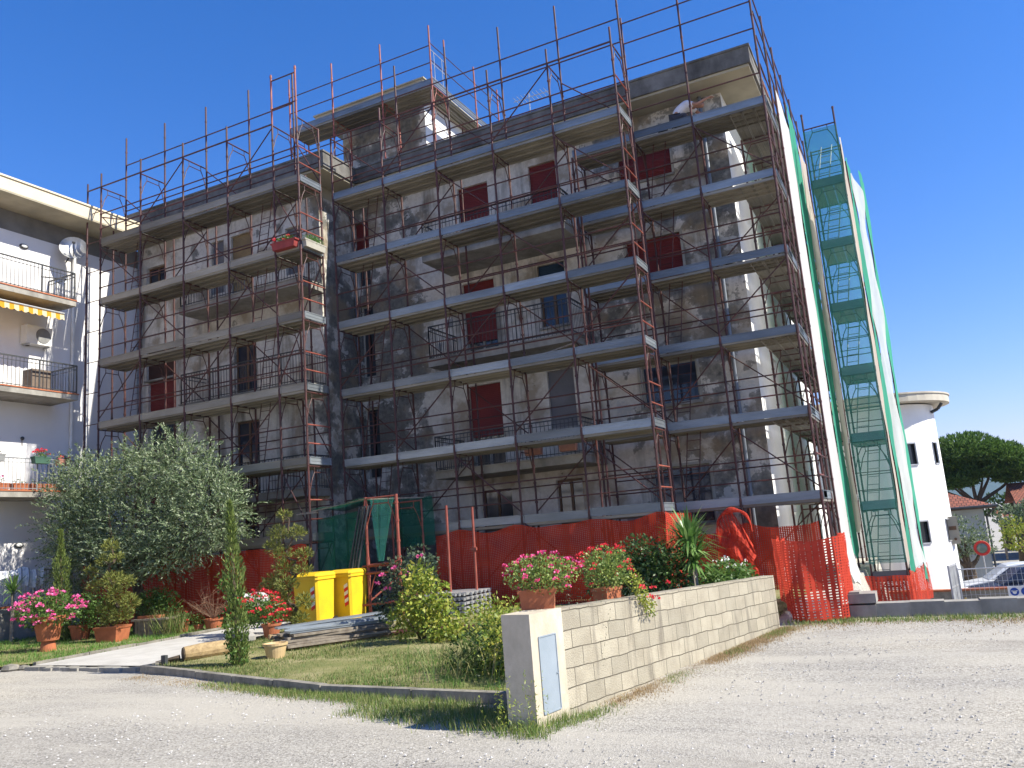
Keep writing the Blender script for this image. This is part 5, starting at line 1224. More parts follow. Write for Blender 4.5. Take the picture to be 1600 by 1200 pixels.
# small iron balcony table on the top wing balcony
b = MB(); c = (-8.75, -3.1, 9.89)
for q in ((0, 0), (0, .75)): b.tube((c[0], c[1]+q[1], c[2]), (c[0], c[1]+q[1], c[2]+.62), .015)
b.tube((c[0], c[1]-.05, c[2]+.62), (c[0]-.1, c[1]+.85, c[2]+.78), .02); tag(b.build('drying_rack', m_iron, base=True), 'dark folding rack on the top left balcony', 'rack')
b = MB(); b.box(-9.2, -8.75, -3.35, -2.75, 6.925, 7.6); tag(b.build('storage_box', pm('brown_box', (.16, .12, .09)), base=True), 'brown storage box on the middle left balcony', 'box')

# ================================================================== WORKER on the top deck
WK = thing('person', 'worker in a white t-shirt bending over on the top scaffold deck', 'person', (10.1, 2.15, 11.85))
def skin(name, verts, edges, mat, parent, sub=2, root=0):
    me = bpy.data.meshes.new(name); o_ = Vector((10.1, 2.15, 12.4))
    me.from_pydata([tuple(Vector(v[:3])-o_) for v in verts], edges, []); me.materials.append(mat)
    o = bpy.data.objects.new(name, me); COL.objects.link(o); ORG[o.name] = o_
    o.modifiers.new('skin', 'SKIN'); 
    for i, v in enumerate(verts):
        s = me.skin_vertices[0].data[i]; s.radius = (v[3], v[3]*(v[4] if len(v) > 4 else 1)); s.use_root = (i == root)
    m = o.modifiers.new('sub', 'SUBSURF'); m.levels = sub; m.render_levels = sub
    for mod in o.modifiers: mod.show_viewport = True
    o.parent = parent; o.location = o_-ORG[parent.name]
    return o
m_skin = pm('skin', (.42, .22, .15), (.36, .18, .12), 8, .6)
m_tee = pm('white_cotton', (.78, .76, .80), (.66, .64, .68), 6, .9)
m_trs = pm('dark_work_trousers', (.06, .06, .075), None, 6, .9)
X, Y, Z = 9.95, 2.15, 11.86
# one continuous body: pelvis, spine, neck, head, arms, legs
D = .36      # how far the crouch lowers the trunk
V = [(X, Y, Z+.86-D, .12), (X+.12, Y, Z+1.02-D, .12), (X+.32, Y, Z+1.12-D, .135), (X+.48, Y, Z+1.09-D, .11), (X+.58, Y, Z+1.06-D, .055), (X+.66, Y, Z+1.05-D, .085), (X+.74, Y, Z+1.03-D, .09), (X+.8, Y, Z+.99-D, .06),
     (X+.46, Y-.17, Z+1.06-D, .06), (X+.66, Y-.22, Z+.98-D, .045), (X+.9, Y-.2, Z+1.06-D, .035), (X+.98, Y-.19, Z+1.08-D, .03),
     (X+.46, Y+.17, Z+1.06-D, .06), (X+.62, Y+.22, Z+.9-D, .045), (X+.82, Y+.2, Z+.86-D, .035), (X+.9, Y+.19, Z+.86-D, .03),
     (X, Y-.1, Z+.8-D, .1), (X+.34, Y-.13, Z+.45, .07), (X+.02, Y-.13, Z+.09, .045), (X+.16, Y-.14, Z+.045, .04),
     (X, Y+.1, Z+.8-D, .1), (X+.34, Y+.13, Z+.42, .07), (X+.02, Y+.13, Z+.09, .045), (X+.16, Y+.14, Z+.045, .04)]
Eg = [(0, 1), (1, 2), (2, 3), (3, 4), (4, 5), (5, 6), (6, 7), (3, 8), (8, 9), (9, 10), (10, 11), (3, 12), (12, 13), (13, 14), (14, 15), (0, 16), (16, 17), (17, 18), (18, 19), (0, 20), (20, 21), (21, 22), (22, 23)]
for hand, sgn in ((11, -1), (15, 1)):                       # five fingers on each hand
    hx, hy, hz = V[hand][:3]
    for k, (dy, ln) in enumerate(((-.03, .06), (-.012, .075), (.008, .08), (.026, .07))):
        i = len(V); V.append((hx+.05, hy+dy, hz, .01)); V.append((hx+.05+ln, hy+dy*1.1, hz-.03, .008)); Eg += [(hand, i), (i, i+1)]
    i = len(V); V.append((hx+.03, hy+.045, hz-.01, .011)); V.append((hx+.07, hy+.06, hz-.03, .009)); Eg += [(hand, i), (i, i+1)]
skin('body', V, Eg, m_skin, WK)
skin('shirt', [(X-.01, Y, Z+.88-D, .15), (X+.12, Y, Z+1.03-D, .155), (X+.32, Y, Z+1.13-D, .17), (X+.47, Y, Z+1.1-D, .14), (X+.46, Y-.17, Z+1.06-D, .085), (X+.58, Y-.2, Z+1.0-D, .07), (X+.46, Y+.17, Z+1.06-D, .085), (X+.55, Y+.2, Z+.97-D, .07)], [(0, 1), (1, 2), (2, 3), (3, 4), (4, 5), (3, 6), (6, 7)], m_tee, WK)
skin('trousers', [(X-.02, Y, Z+.84-D, .155), (X, Y-.1, Z+.78-D, .125), (X+.34, Y-.13, Z+.45, .095), (X+.02, Y-.13, Z+.11, .07), (X, Y+.1, Z+.78-D, .125), (X+.34, Y+.13, Z+.42, .095), (X+.02, Y+.13, Z+.11, .07)], [(0, 1), (1, 2), (2, 3), (0, 4), (4, 5), (5, 6)], m_trs, WK)
b = MB(); b.ball((X+.70, Y, Z+1.09-D), (.1, .092, .075), 12, 7); b.build('hair', m_iron, WK, smooth=True)

# ================================================================== BACKGROUND RIGHT
# round stair tower
RT = thing('round_tower', 'round white stair tower with flat overhanging cap and small dark windows', 'tower', (13.05, 17, -3))
b = MB(); n_ = 48; cx, cy, rr_ = 13.05, 17.0, 2.2
wins = []
for zc in (.55, 3.4, 6.3):
    for a0 in (-.98, -.40): wins.append((a0-.08, a0+.08, zc-.40, zc+.40))
if True:
    angs = sorted({6.28319*i/n_-3.14159 for i in range(n_)} | {w[0] for w in wins} | {w[1] for w in wins}); angs.append(angs[0]+6.28319)
    zsl = sorted({-3.2, 5.25} | {w[2] for w in wins if w[3] < 5.2} | {w[3] for w in wins if w[3] < 5.2})
    for i in range(len(angs)-1):
        for j in range(len(zsl)-1):
            a, c = angs[i], angs[i+1]; ma, mz = (a+c)/2, (zsl[j]+zsl[j+1])/2
            if any(w[0] < ma < w[1] and w[2] < mz < w[3] for w in wins): continue
            P = lambda t_, z: (cx+rr_*math.cos(t_), cy+rr_*math.sin(t_), z)
            b.quad(P(a, zsl[j]), P(c, zsl[j]), P(c, zsl[j+1]), P(a, zsl[j+1]))
b.build('wall', m_white, RT)
for w in wins:
    if w[3] > 5.2: continue
    P = lambda t_, z, r: Vector((cx+r*math.cos(t_), cy+r*math.sin(t_), z)); fr = MB(); g_ = .03
    for (p, q) in (((w[0], w[2]), (w[1], w[2])), ((w[0], w[3]), (w[1], w[3])), ((w[0], w[2]), (w[0], w[3])), ((w[1], w[2]), (w[1], w[3]))): fr.bar(P(p[0], p[1], rr_+.0), P(q[0], q[1], rr_+.0), .08, .045)
    f = fr.build('window', m_metal, RT); p = MB(); p.quad(P(w[0], w[2], rr_-.1), P(w[1], w[2], rr_-.1), P(w[1], w[3], rr_-.1), P(w[0], w[3], rr_-.1)); p.build('pane', m_glass, f)
b = MB(); b.lathe([(.001, 5.3), (rr_+.6, 5.3), (rr_+.6, 5.56), (rr_+.64, 5.57), (rr_+.64, 5.63), (.001, 5.66)], 48, (cx, cy, 0)); b.build('roof_cap', pm('cap_render', (.5, .46, .38), (.4, .36, .3), 1.5, .85), RT)
b = MB(); b.path([(cx+2.5, cy-.8, 5.25), (cx+2.35, cy-.75, 5.05), (cx+2.1, cy-.72, 4.95)], .06, 8); b.build('gutter_spout', m_iron, RT)
b = MB(); b.obox((15.2, 16.35, .52), (.17, .02, 0), (-.02, .17, 0), (0, 0, .5)); t = b.build('wall_unit', pm('beige_metal', (.4, .36, .27), (.34, .31, .23), 3, .6), base=True); tag(t, 'beige box fixed beside the round tower with dark slot and hole', 'wall box')
b = MB(); b.obox((15.2, 16.165, .6), (.12, .012, 0), (0, .012, 0), (0, 0, .07)); b.tube((15.24, 16.17, .2), (15.24, 16.15, .2), .05, 10); o_ = b.build('slot', m_brownwood, t)
# retaining wall, fence and sign of the car park
b = MB(); b.box(11.5, 30, 13.9, 14.2, -3.2, -1.46); t = b.build('retaining_wall', m_kerb, base=True); tag(t, 'low grey retaining wall with red coping in front of the parked cars', 'wall')
b = MB(); b.box(11.5, 30, 13.86, 14.24, -1.456, -1.40); b.build('coping', m_terra, t)
def mesh_fence(name, label, p, q, z0, h, cat='fence'):
    t = thing(name, label, cat, (p[0], p[1], z0)); b = MB(); p, q = Vector((p[0], p[1], 0)), Vector((q[0], q[1], 0)); d = (q-p).normalized(); L = (q-p).length
    for e in (p, q): b.tube(e+Vector((0, 0, z0)), e+Vector((0, 0, z0+h+.05)), .025, 8)
    b.tube(p+Vector((0, 0, z0+h)), q+Vector((0, 0, z0+h)), .018, 6); b.tube(p+Vector((0, 0, z0+.08)), q+Vector((0, 0, z0+.08)), .018, 6); b.build('fence_frame', m_metal, t)
    b = MB()
    for i in range(1, int(L/.11)): b.tube(p+d*.11*i+Vector((0, 0, z0+.08)), p+d*.11*i+Vector((0, 0, z0+h)), .0045, 4)
    for i in range(1, int(h/.16)): b.tube(p+Vector((0, 0, z0+.08+.16*i)), q+Vector((0, 0, z0+.08+.16*i)), .0045, 4)
    b.build('wire_mesh', m_metal, t); return t
mesh_fence('mesh_fence', 'grey wire mesh fence panel behind the low wall before the cars', (14.93, 5.9), (18.0, 6.1), -1.25, 1.05)
G_ = thing('gate_leaf', 'grey metal gate leaf standing open at the end of the wire fence', 'gate', (14.8, 5.9, -1.15)); b = MB(); p, q = Vector((14.72, 5.3, 0)), Vector((14.92, 6.3, 0))
for e in (p, q): b.bar(e+Vector((0, 0, -1.15)), e+Vector((0, 0, -.05)), .04, .04, (1, 0, 0))
for z in (-1.1, -.6, -.08): b.bar(p+Vector((0, 0, z)), q+Vector((0, 0, z)), .03, .04)
b.build('gate_frame', m_metal, G_); b = MB(); b.obox((p+q)/2+Vector((0, 0, -.58)), (q-p)*.48, Vector((.006, 0, 0)), Vector((0, 0, .5))); b.build('panel', m_irong, G_)
SG = thing('safety_sign', 'white board of blue round safety symbols on the wire fence', 'sign', (16.35, 5.7, -1.1)); b = MB(); b.box(15.98, 16.75, 5.80, 5.82, -1.2, -.66); b.build('board', m_white2, SG)
m_sgn = pm('sign_blue', (.02, .07, .32), (.02, .06, .28)); bb = MB(); wb = MB()
for i, (sx, sz) in enumerate(((16.12, -.80), (16.36, -.80), (16.6, -.80), (16.12, -1.04), (16.36, -1.04), (16.6, -1.04))):
    bb.tube((sx, 5.796, sz), (sx, 5.79, sz), .098, 20)
    y = 5.784
    if i == 0: wb.tube((sx, y+.004, sz-.01), (sx, y, sz-.01), .045, 14); wb.box(sx-.07, sx+.07, y, y+.004, sz+.012, sz+.03)          # helmeted head
    elif i == 1: wb.box(sx-.02, sx+.02, y, y+.004, sz-.06, sz+.03); wb.tube((sx, y+.004, sz+.055), (sx, y, sz+.055), .022, 12)
    elif i == 2: wb.box(sx-.045, sx-.005, y, y+.004, sz-.05, sz+.05); wb.box(sx-.003, sx+.055, y, y+.004, sz-.05, sz-.015)       # boot
    elif i == 3: wb.box(sx-.055, sx+.055, y, y+.004, sz-.03, sz); wb.tube((sx, y+.004, sz+.005), (sx, y, sz+.005), .035, 12)
    elif i == 4: wb.box(sx-.03, sx+.03, y, y+.004, sz-.06, sz+.01); wb.box(sx-.03, sx-.012, y, y+.004, sz+.012, sz+.055); wb.box(sx-.008, sx+.008, y, y+.004, sz+.012, sz+.06); wb.box(sx+.012, sx+.03, y, y+.004, sz+.012, sz+.05)
    else: wb.tube((sx, y+.004, sz), (sx, y, sz), .05, 14)
bb.build('symbol_disc', m_sgn, SG); wb.build('pictogram', m_white2, SG)
b = MB(); b.box(14.98, 15.02, 5.3, 5.34, -1.1, -.86); tag(b.build('yellow_stake', m_yellow, base=True), 'tiny yellow stake beside the open gate leaf', 'stake')
# cars
def car(label, x, y, z, rot, L, Wd, H, paint, kind='hatch'):
    t = thing('parked_car', label, 'car', (x, y, z), 'cars parked behind the retaining wall'); R_ = Matrix.Rotation(rot, 3, 'Z'); o = Vector((x, y, z))
    P = lambda a, c, zz: o+R_ @ Vector((a, c, zz)); h = L/2; hw = Wd/2
    body = [(-h, .3), (-h+.02, .62), (-h+.12, .78), (-h+1.05, .92), (h-.55, .96), (h-.06, .85), (h, .5), (h-.05, .25)]
    cab = [(-h+1.0, .92), (-h+1.75, H-.05), (-h+2.1, H), (h-1.0, H-.02), (h-.5, H-.2), (h-.25, .95)]
    b = MB()
    def ext(prof, w0, w1):
        n = len(prof); zs = [p[1] for p in prof]; za, zb = min(zs), max(zs)
        wd = lambda zz: w0+(w1-w0)*((zz-za)/(zb-za+1e-6))
        vs = [P(p[0], -wd(p[1]), p[1]) for p in prof]+[P(p[0], wd(p[1]), p[1]) for p in prof]
        b.add(vs, [(i, (i+1) % n, n+(i+1) % n, n+i) for i in range(n)]+[tuple(range(n-1, -1, -1)), tuple(range(n, 2*n))])
    ext(body, hw*.97, hw); ext(cab, hw*.95, hw*.74); ob = b.build('body', paint, t)
    mod = ob.modifiers.new('bevel', 'BEVEL'); mod.width = .05; mod.segments = 3; mod.limit_method = 'ANGLE'
    for s in (-1, 1):
        for (a0, a1, t0, t1) in ((-h+1.25, -h+1.95, -h+1.85, -h+2.05), (-h+2.12, h-1.25, -h+2.15, h-1.3), (h-1.15, h-.5, h-1.2, h-.72)):
            g = MB(); w0 = hw*.935; w1 = hw*.775; zt = H-.12
            g.quad(P(a0, s*(w0+.008), 1.0), P(a1, s*(w0+.008), 1.0), P(t1, s*(w1+.012), zt), P(t0, s*(w1+.012), zt)); g.build('window', m_glassb, t)
    g = MB(); g.quad(P(-h+1.08, -hw*.86, .97), P(-h+1.08, hw*.86, .97), P(-h+1.74, hw*.7, H-.08), P(-h+1.74, -hw*.7, H-.08)); g.build('windscreen', m_glass, t)
    g = MB(); g.quad(P(h-.27, -hw*.8, 1.0), P(h-.27, hw*.8, 1.0), P(h-.47, hw*.7, H-.24), P(h-.47, -hw*.7, H-.24)); g.build('rear_window', m_glass, t)
    for sx in (-h+.8, h-.8):
        for s in (-1, 1):
            w = MB(); w.tube(P(sx, s*(hw-.2), .32), P(sx, s*(hw+.01), .32), .32, 22); wo_ = w.build('wheel', m_black, t)
            w = MB(); w.tube(P(sx, s*(hw+.011), .32), P(sx, s*(hw+.02), .32), .2, 18); w.build('rim', m_metal, wo_)
    for s in (-1, 1):
        g = MB(); g.obox(P(-h+.03, s*hw*.7, .68), R_ @ Vector((.06, 0, 0)), R_ @ Vector((0, .17, 0)), Vector((0, 0, .07))); g.build('headlight', m_white2, t)
        g = MB(); g.obox(P(h-.06, s*hw*.75, .75), R_ @ Vector((.04, 0, 0)), R_ @ Vector((0, .13, 0)), Vector((0, 0, .1))); g.build('tail_light', m_shut, t)
        g = MB(); g.obox(P(-h+1.45, s*(hw+.06), 1.02), R_ @ Vector((.05, 0, 0)), R_ @ Vector((0, .09, 0)), Vector((0, 0, .06))); g.build('mirror', paint, t)
def paint(name, c): return pm(name, c, tuple(x*.9 for x in c), 1, .25, .1, bs=0, spec=.6)
car('white parked car with pale roof, furthest from the fence', 17.3, 21.0, -2.56, .1, 4.3, 1.75, 1.50, paint('white_car_paint', (.75, .75, .74)))
car('dark blue parked car between the white car and the grey car', 17.6, 18.4, -2.54, .1, 4.4, 1.8, 1.52, paint('dark_blue_car_paint', (.02, .025, .05)))
car('grey parked car nearest the red coping', 18.3, 16.0, -2.52, .05, 4.3, 1.75, 1.34, paint('grey_car_paint', (.16, .17, .18)))
# house with hipped tile roof
HS = thing('tiled_house', 'pale grey house with hipped red tile roof beyond the cars', 'house', (13, 35, -2.75)); b = MB(); b.box(9, 17.05, 31, 40, -3.2, 1.2); b.build('wall', m_wingdark if False else pm('pale_house_paint', (.42, .44, .43), (.36, .38, .37), 1, .9), HS)
b = MB(); e = 1.22
Q = [(8.4, 30.4, e), (17.65, 30.4, e), (17.65, 40.6, e), (8.4, 40.6, e)]; r1, r2 = (12.9, 35.0, 3.15), (12.9, 36, 3.15)
def uvq(b, pts, uv): b.add(pts, (tuple(range(len(pts))),)); b.uv[len(b.f)-1] = uv
uvq(b, (Q[0], Q[1], r1), ((0, 0), (9.25, 0), (4.5, 5))); uvq(b, (Q[1], Q[2], r2, r1), ((0, 0), (10, 0), (5.6, 5), (4.6, 5))); uvq(b, (Q[2], Q[3], r2), ((0, 0), (9.25, 0), (4.6, 5))); uvq(b, (Q[3], Q[0], r1, r2), ((0, 0), (10, 0), (5.4, 5), (4.6, 5)))
rf2 = b.build('roof', m_tiles, HS)
b = MB(); b.box(8.45, 17.6, 30.45, 40.55, e-.12, e-.01); b.build('eaves', m_brownwood, rf2)
b = MB(); b.tube(Q[0], Q[1], .07, 8); b.tube(Q[1], Q[2], .07, 8); b.path([(17.6, 30.5, e-.05), (17.15, 30.9, e-.5), (17.15, 30.93, -3)], .05, 8); b.build('gutter', m_iron, HS)
b = MB(); b.box(13.4, 14.1, 33.5, 34.1, 2.3, 3.9); b.box(13.3, 14.2, 33.4, 34.2, 3.904, 4.05); b.build('chimney', m_brownwood, rf2)
f = MB(); f.box(11, 12.2, 30.97, 31.03, -1.0, .4); w = f.build('window', m_white2, HS); p = MB(); p.box(11.1, 12.1, 30.95, 30.969, -.9, .3); p.build('pane', m_glass, w)
# convex road mirror with a red rim
MR = thing('road_mirror', 'round red rimmed traffic mirror on a pole before the tiled house', 'mirror', (16.55, 28, -2.75))
b = MB(); b.tube((16.55, 28, -2.75), (16.55, 28, -.6), .03, 8); b.build('post', m_metal, MR)
b = MB(); prof = [(.24, -.02), (.34, -.03), (.36, 0), (.34, .02)]; n_ = 28
for i in range(n_):
    a0, a1 = 6.28319*i/n_, 6.28319*(i+1)/n_
    for (r1, y1), (r2, y2) in zip(prof, prof[1:]):
        q = lambda r, y, a: (16.55+r*math.cos(a), 27.94+y, -.75+r*math.sin(a)); b.quad(q(r1, y1, a0), q(r1, y1, a1), q(r2, y2, a1), q(r2, y2, a0))
b.build('rim', pm('sign_red', (.6, .04, .025)), MR)
b = MB(); b.ball((16.55, 27.95, -.75), (.25, .05, .25), 20, 8); b.build('mirror_glass', glass('mirror_glass', (.1, .13, .1), .05), MR, smooth=True)
# trees and hedges
def tree(name, label, x, y, z, trunk, blobs, mat, n, L, w, group=None, lean=0):
    t = thing(name, label, 'tree', (x, y, z), group); b = MB()
    top = Vector((x+lean, y, z+trunk)); b.path([(x, y, z-.2), (x+lean*.4, y, z+trunk*.5), top], .2, 9, [.38, .3, .24])
    for c, r in blobs:
        m = top+(Vector(c)-top)*.55+Vector((0, 0, -.3)); b.path([top-Vector((0, 0, .3)), m, c], .1, 6, [.17, .1, .04])
    b.build('trunk', m_bark, t); b = MB()
    for c, r in blobs:
        for _ in range(int(n*r[0]*r[1])):
            d = rv(); k = rnd.random()**.35; p = Vector(c)+Vector((d.x*r[0], d.y*r[1], (d.z if d.z > -.2 else d.z*.35)*r[2]))*k
            for _q in range(3): b.leaf(p, d+rv()*.8+Vector((0, 0, .5)), rv(), L*rnd.uniform(.6, 1.2), w)
    b.build('crown', mat, t); return t
rnd.seed(131)
tree('umbrella_pine', 'big spreading umbrella pine behind the tiled house', 16.6, 52, -3, 4.6, [((15.6, 52, 4.3), (2.3, 2.6, 1.3)), ((17.6, 51.5, 5.0), (2.6, 2.6, 1.5)), ((19.5, 52, 4.5), (2.1, 2.6, 1.2)), ((21.1, 52.5, 3.55), (1.6, 2.2, .9)), ((18.6, 52, 3.6), (2.4, 2.4, .8)), ((16.2, 52, 3.0), (2.0, 2.4, .9)), ((14.6, 52, 3.4), (1.6, 2.2, 1.0)), ((20.3, 52, 3.0), (1.2, 1.5, .5))], lf_bg, 520, .34, .085, lean=1.2)
tree('olive_tree', 'grey green olive tree against the wall of the tiled house', 15.9, 29.3, -2.75, 1.3, [((15.9, 29.3, -.2), (1.3, .8, 1.1)), ((15.3, 29.2, -.9), (1.1, .8, .9)), ((16.6, 29.3, -.8), (.7, .7, .8)), ((15.4, 29.3, .3), (.8, .6, .6))], lf_olive, 420, .16, .05)
tree('garden_tree', 'light green rounded tree right of the tiled house', 18.9, 36, -2.75, 1.4, [((18.9, 36, -1.0), (1.1, 1, 1.1)), ((18.7, 36, -.2), (.8, .8, .7))], lf_lime, 330, .16, .08)
tree('garden_tree', 'dark round tree in front of the brick house', 19.6, 44, -2.75, 2, [((19.3, 44, .2), (1.2, 1.2, .9)), ((20.6, 44, .5), (1.2, 1.1, 1)), ((20.2, 44, -.6), (1.4, 1.2, 1.0)), ((21.8, 44, .2), (1.2, 1.1, 1))], lf_olive, 300, .2, .09)
tree('garden_tree', 'mid green tree before the hills at the right', 20, 60, -3, 2.5, [((19.5, 60, .7), (1.8, 1.5, 1.3)), ((21.8, 60, 1.1), (1.8, 1.5, 1.4)), ((24, 60, 1.0), (2, 1.5, 1.4))], lf_dark, 200, .28, .12)
b = MB(); b.box(18.2, 20.6, 33.8, 34.1, -3, -1.9); tag(b.build('stone_wall', m_blocks, base=True), 'pale stone garden wall right of the tiled house', 'wall')
b = MB(); b.box(20.0, 23, 31.5, 31.8, -3, -1.55); tag(b.build('grey_wall', m_conc, base=True), 'grey wall with gate posts at the far right edge', 'wall')
HB = thing('brick_house', 'brown brick house with red tile roof at the right edge', 'house', (22, 50, -3)); b = MB(); b.box(20.4, 28, 48.5, 56, -3, 1.3); b.build('wall', pm('brown_brick', (.2, .12, .085), (.14, .085, .06), 3, .9), HB)
b = MB(); uvq(b, ((19.9, 47.5, 1.15), (29, 47.5, 1.15), (29, 52, 2.6), (19.9, 52, 2.6)), ((0, 0), (9.7, 0), (9.7, 5), (0, 5))); uvq(b, ((19.9, 57, 1.15), (29, 57, 1.15), (29, 52, 2.6), (19.9, 52, 2.6)), ((0, 0), (9.7, 0), (9.7, 5), (0, 5))); uvq(b, ((18.6, 47, .35), (20.3, 47, .35), (20.3, 48.5, .75), (18.6, 48.5, .75)), ((0, 0), (2, 0), (2, 2), (0, 2))); b.build('roof', m_tiles, HB)
b = MB(); b.tube((18.8, 47.2, -3), (18.8, 47.2, .4), .08, 8); b.build('porch_post', m_timber, HB)
RC = thing('red_lift_truck', 'red lifting machine with raised boom at the far right edge', 'machine', (20.3, 34, -2.75)); b = MB(); b.obox((21.3, 34, -1.9), (1.3, 0, 0), (0, .8, 0), (0, 0, .55)); b.obox((20.6, 34, -1.1), (.5, 0, 0), (0, .7, 0), (0, 0, .4)); b.build('chassis', pm('machine_red', (.55, .05, .03)), RC)
b = MB(); b.bar((20.2, 33.4, -1.0), (21.6, 33.4, 1.9), .3, .35); b.bar((20.15, 33.2, -.9), (21.3, 33.2, 1.6), .08, .08); b.build('boom', pm('boom_red', (.6, .06, .03)), RC)
b = MB()
for x in (20.4, 22.1): b.tube((x, 33.1, -2.35), (x, 33.4, -2.35), .4, 18); b.tube((x, 34.6, -2.35), (x, 34.9, -2.35), .4, 18)
b.build('wheels', m_black, RC)
# far hills
b = MB(); nx_, ny_ = 60, 8
def hill(i, j):
    a = -1.2+2.6*i/nx_; r = 2600+260*j; h = (135+28*math.sin(a*9+1)+16*math.sin(a*23)+8*math.sin(a*51))*math.sin(min(1, j/4)*1.57)-8
    return (CAM.x+r*math.sin(a), CAM.y+r*math.cos(a), h)
for i in range(nx_):
    for j in range(ny_): b.quad(hill(i, j), hill(i+1, j), hill(i+1, j+1), hill(i, j+1))
struct(b.build('hills', pm('wooded_hill', (.035, .07, .04), (.06, .09, .05), .01, .95), smooth=True))

lf_verge = leafm('verge_blade', [(.07, .15, .025), (.13, .22, .04), (.24, .28, .08), (.38, .33, .17)], .55, .35)
# ================================================================== GRASS, PEBBLES
def inside(x, y, poly):
    c = False; n = len(poly)
    for i in range(n):
        (x0, y0), (x1, y1) = poly[i], poly[(i+1) % n]
        if (y0 > y) != (y1 > y) and x < (x1-x0)*(y-y0)/(y1-y0)+x0: c = not c
    return c
rnd.seed(201)
def blades(b, x, y, z, n, L, w, spread=.05):
    for _ in range(n):
        a = rnd.uniform(0, 6.2832); d = Vector((math.cos(a)*rnd.uniform(0, .7), math.sin(a)*rnd.uniform(0, .7), 1)).normalized(); p = Vector((x+rnd.gauss(0, spread), y+rnd.gauss(0, spread), z)); ln = L*rnd.uniform(.5, 1.3); s = Vector((-math.sin(a), math.cos(a), 0))*w*.5
        b.add((p-s, p+s, p+d*ln+Vector((0, 0, -.15*ln))), ((0, 1, 2),))
def meadow(poly, n, L, w, mat, name, test=None):
    b = MB(); xs = [p[0] for p in poly]; ys = [p[1] for p in poly]; k = 0; tries = 0
    while k < n and tries < n*12:
        tries += 1; x = rnd.uniform(max(min(xs), -10), max(xs)); y = rnd.uniform(min(ys), min(max(ys), -.3))
        if not inside(x, y, poly): continue
        if test and not test(x, y): continue
        blades(b, x, y, G0+.04, 6, L, w); k += 1
    return struct(b.build(name, mat, origin=(0, 0, 0)), 'stuff')
meadow(LAWN_R, 11000, .06, .011, lf_grass, 'lawn_grass', lambda x, y: y < -3 or rnd.random() < .2)
meadow(LAWN_L, 3400, .10, .012, lf_green, 'lawn_grass')
meadow(LAWN_R, 2600, .15, .008, lf_green, 'tall_grass', lambda x, y: rnd.random() < math.exp(-((x-9.9)/1.3)**2-((y+9.7)/.75)**2))
meadow(LAWN_R, 900, .09, .007, lf_green, 'tall_grass', lambda x, y: rnd.random() < math.exp(-((x-7.9)/1.6)**2-((y+8.6)/1.2)**2))
b = MB()
for _ in range(230):                                        # long arching stems beside the wall end
    x = 9.2+rnd.gauss(0, .45); y = -9.5+rnd.gauss(0, .5); 
    if not inside(x, y, LAWN_R): continue
    a = rnd.uniform(0, 6.28); ln = rnd.uniform(.35, .85); p = Vector((x, y, G0)); d = Vector((math.cos(a)*.4, math.sin(a)*.4, 1)).normalized(); s = Vector((-math.sin(a), math.cos(a), 0))*.005
    q = p+d*ln*.6; e = p+d*ln+Vector((math.cos(a), math.sin(a), -.4))*ln*.3; b.add((p-s, p+s, q+s, q-s, e), ((0, 1, 2, 3), (3, 2, 4)))
struct(b.build('tall_grass', lf_grass, origin=(0, 0, 0)), 'stuff')
b = MB()                                                     # green fringe in front of the kerb and the post
for _ in range(2600):
    t = rnd.random()**.6; x = 4.5+t*6.7; y = -9.62-t*1.75+rnd.gauss(0, .1)-(.75*rnd.random()**1.3 if t > .6 else .2*rnd.random()); blades(b, x, y, G0-.01, 5, .05+.08*t, .008)
for _ in range(420):
    t = rnd.choice((.0, .02, .05, .33, .62, .85, .92))+rnd.gauss(0, .03); x = 11.2+t*1.02+abs(rnd.gauss(0, .1)); y = -11.5+t*6.6+rnd.gauss(0, .1); blades(b, x+.02, y, G0-.01, 5, .06, .007, .04)
for _ in range(900):
    x = rnd.uniform(12.2, 19); y = -4.25-abs(rnd.gauss(0, .3)); blades(b, x, y, G0-.01, 5, .09, .012, .07)
struct(b.build('verge_grass', lf_verge, origin=(0, 0, 0)), 'stuff')
b = MB()
for _ in range(3200):
    t = .1+.9*rnd.random()**.8; x = 11.17+t*1.0+abs(rnd.gauss(0, .15)); y = -11.4+t*6.4+rnd.gauss(0, .1); blades(b, x, y, G0-.012, 5, .035, .006, .05)
for _ in range(800):
    t = rnd.random(); x = 2.6+t*7.5; y = -9.2-t*1.95+rnd.gauss(0, .13); blades(b, x, y, G0-.012, 5, .035, .007)
for _ in range(700):
    x = rnd.uniform(12.4, 19); y = -4.6-abs(rnd.gauss(0, .45)); blades(b, x, y, G0-.012, 5, .04, .012, .08)
struct(b.build('dry_grass', lf_dry, origin=(0, 0, 0)), 'stuff')
b = MB()                                                     # weeds at the post
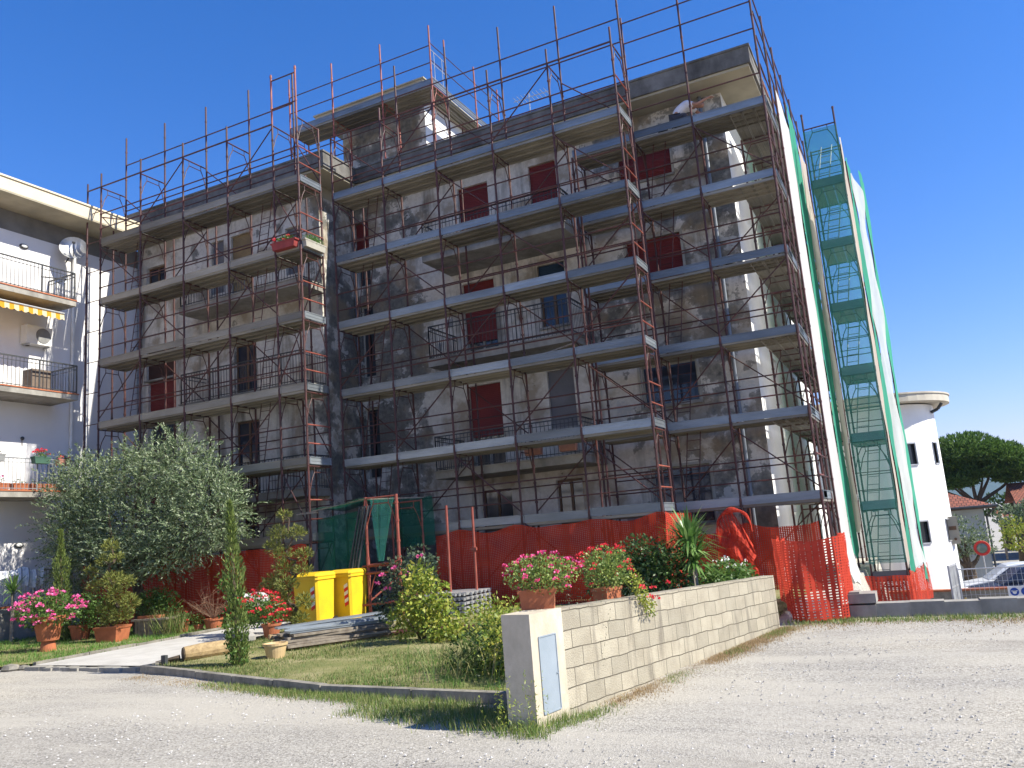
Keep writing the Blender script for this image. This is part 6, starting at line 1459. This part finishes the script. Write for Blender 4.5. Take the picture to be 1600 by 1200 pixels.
for _ in range(26):
    x = 10.95+rnd.gauss(0, .14); y = -11.95+rnd.gauss(0, .08); ln = rnd.uniform(.25, .55); p = Vector((x, y, G0)); d = Vector((rnd.gauss(0, .1), rnd.gauss(0, .1), 1))
    for i in range(14): b.leaf(p+d*ln*i/14, d*.5+rv(), rv(), .04, .009)
tag(b.build('weeds', lf_lime, base=True), 'thin tall weeds growing at the foot of the pale end post', 'weeds')
b = MB(); m_peb = leafm('pebbles', [(.24, .23, .215), (.36, .34, .31), (.46, .435, .4), (.55, .53, .5)], .9, 0)
for _ in range(5000):
    a = rnd.uniform(-.72, .5); r = 3.6+9.5*rnd.random()**1.3; x = CAM.x+r*math.sin(YAW+a); y = CAM.y+r*math.cos(YAW+a)
    if inside(x, y, LAWN_R) or inside(x, y, LAWN_L) or x < -9 or (y > -4.2) or (x < 12.2 and y > -11.1 and x > 9): continue
    s = rnd.uniform(.004, .011)*(1+.05*r); e = Vector((rnd.uniform(.7, 1.4)*s, 0, 0)); an = rnd.uniform(0, 3.14); R_ = Matrix.Rotation(an, 3, 'Z')
    c = Vector((x, y, G0-.008)); vs = [c+R_ @ Vector((sx*s*1.2, sy*s, 0)) for sx, sy in ((1, 0), (0, 1), (-1, 0), (0, -1))]+[c+Vector((0, 0, s*.8))]
    b.add(vs, ((0, 1, 4), (1, 2, 4), (2, 3, 4), (3, 0, 4)))
struct(b.build('pebbles', m_peb, origin=(0, 0, 0)), 'stuff')

# ================================================================== AIR
hm = bpy.data.materials.new('thin_haze'); hm.use_nodes = True; hn = hm.node_tree.nodes; hn.clear()
pv = hn.new('ShaderNodeVolumePrincipled'); pv.inputs['Color'].default_value = (.5, .68, 1, 1); pv.inputs['Density'].default_value = .00012; pv.inputs['Anisotropy'].default_value = .2
ho = hn.new('ShaderNodeOutputMaterial'); hm.node_tree.links.new(pv.outputs[0], ho.inputs['Volume'])
b = MB(); b.box(-5000, 5000, -5000, 5000, -9, 240); o = struct(b.build('haze', hm, origin=(0, 0, 0)), 'stuff')
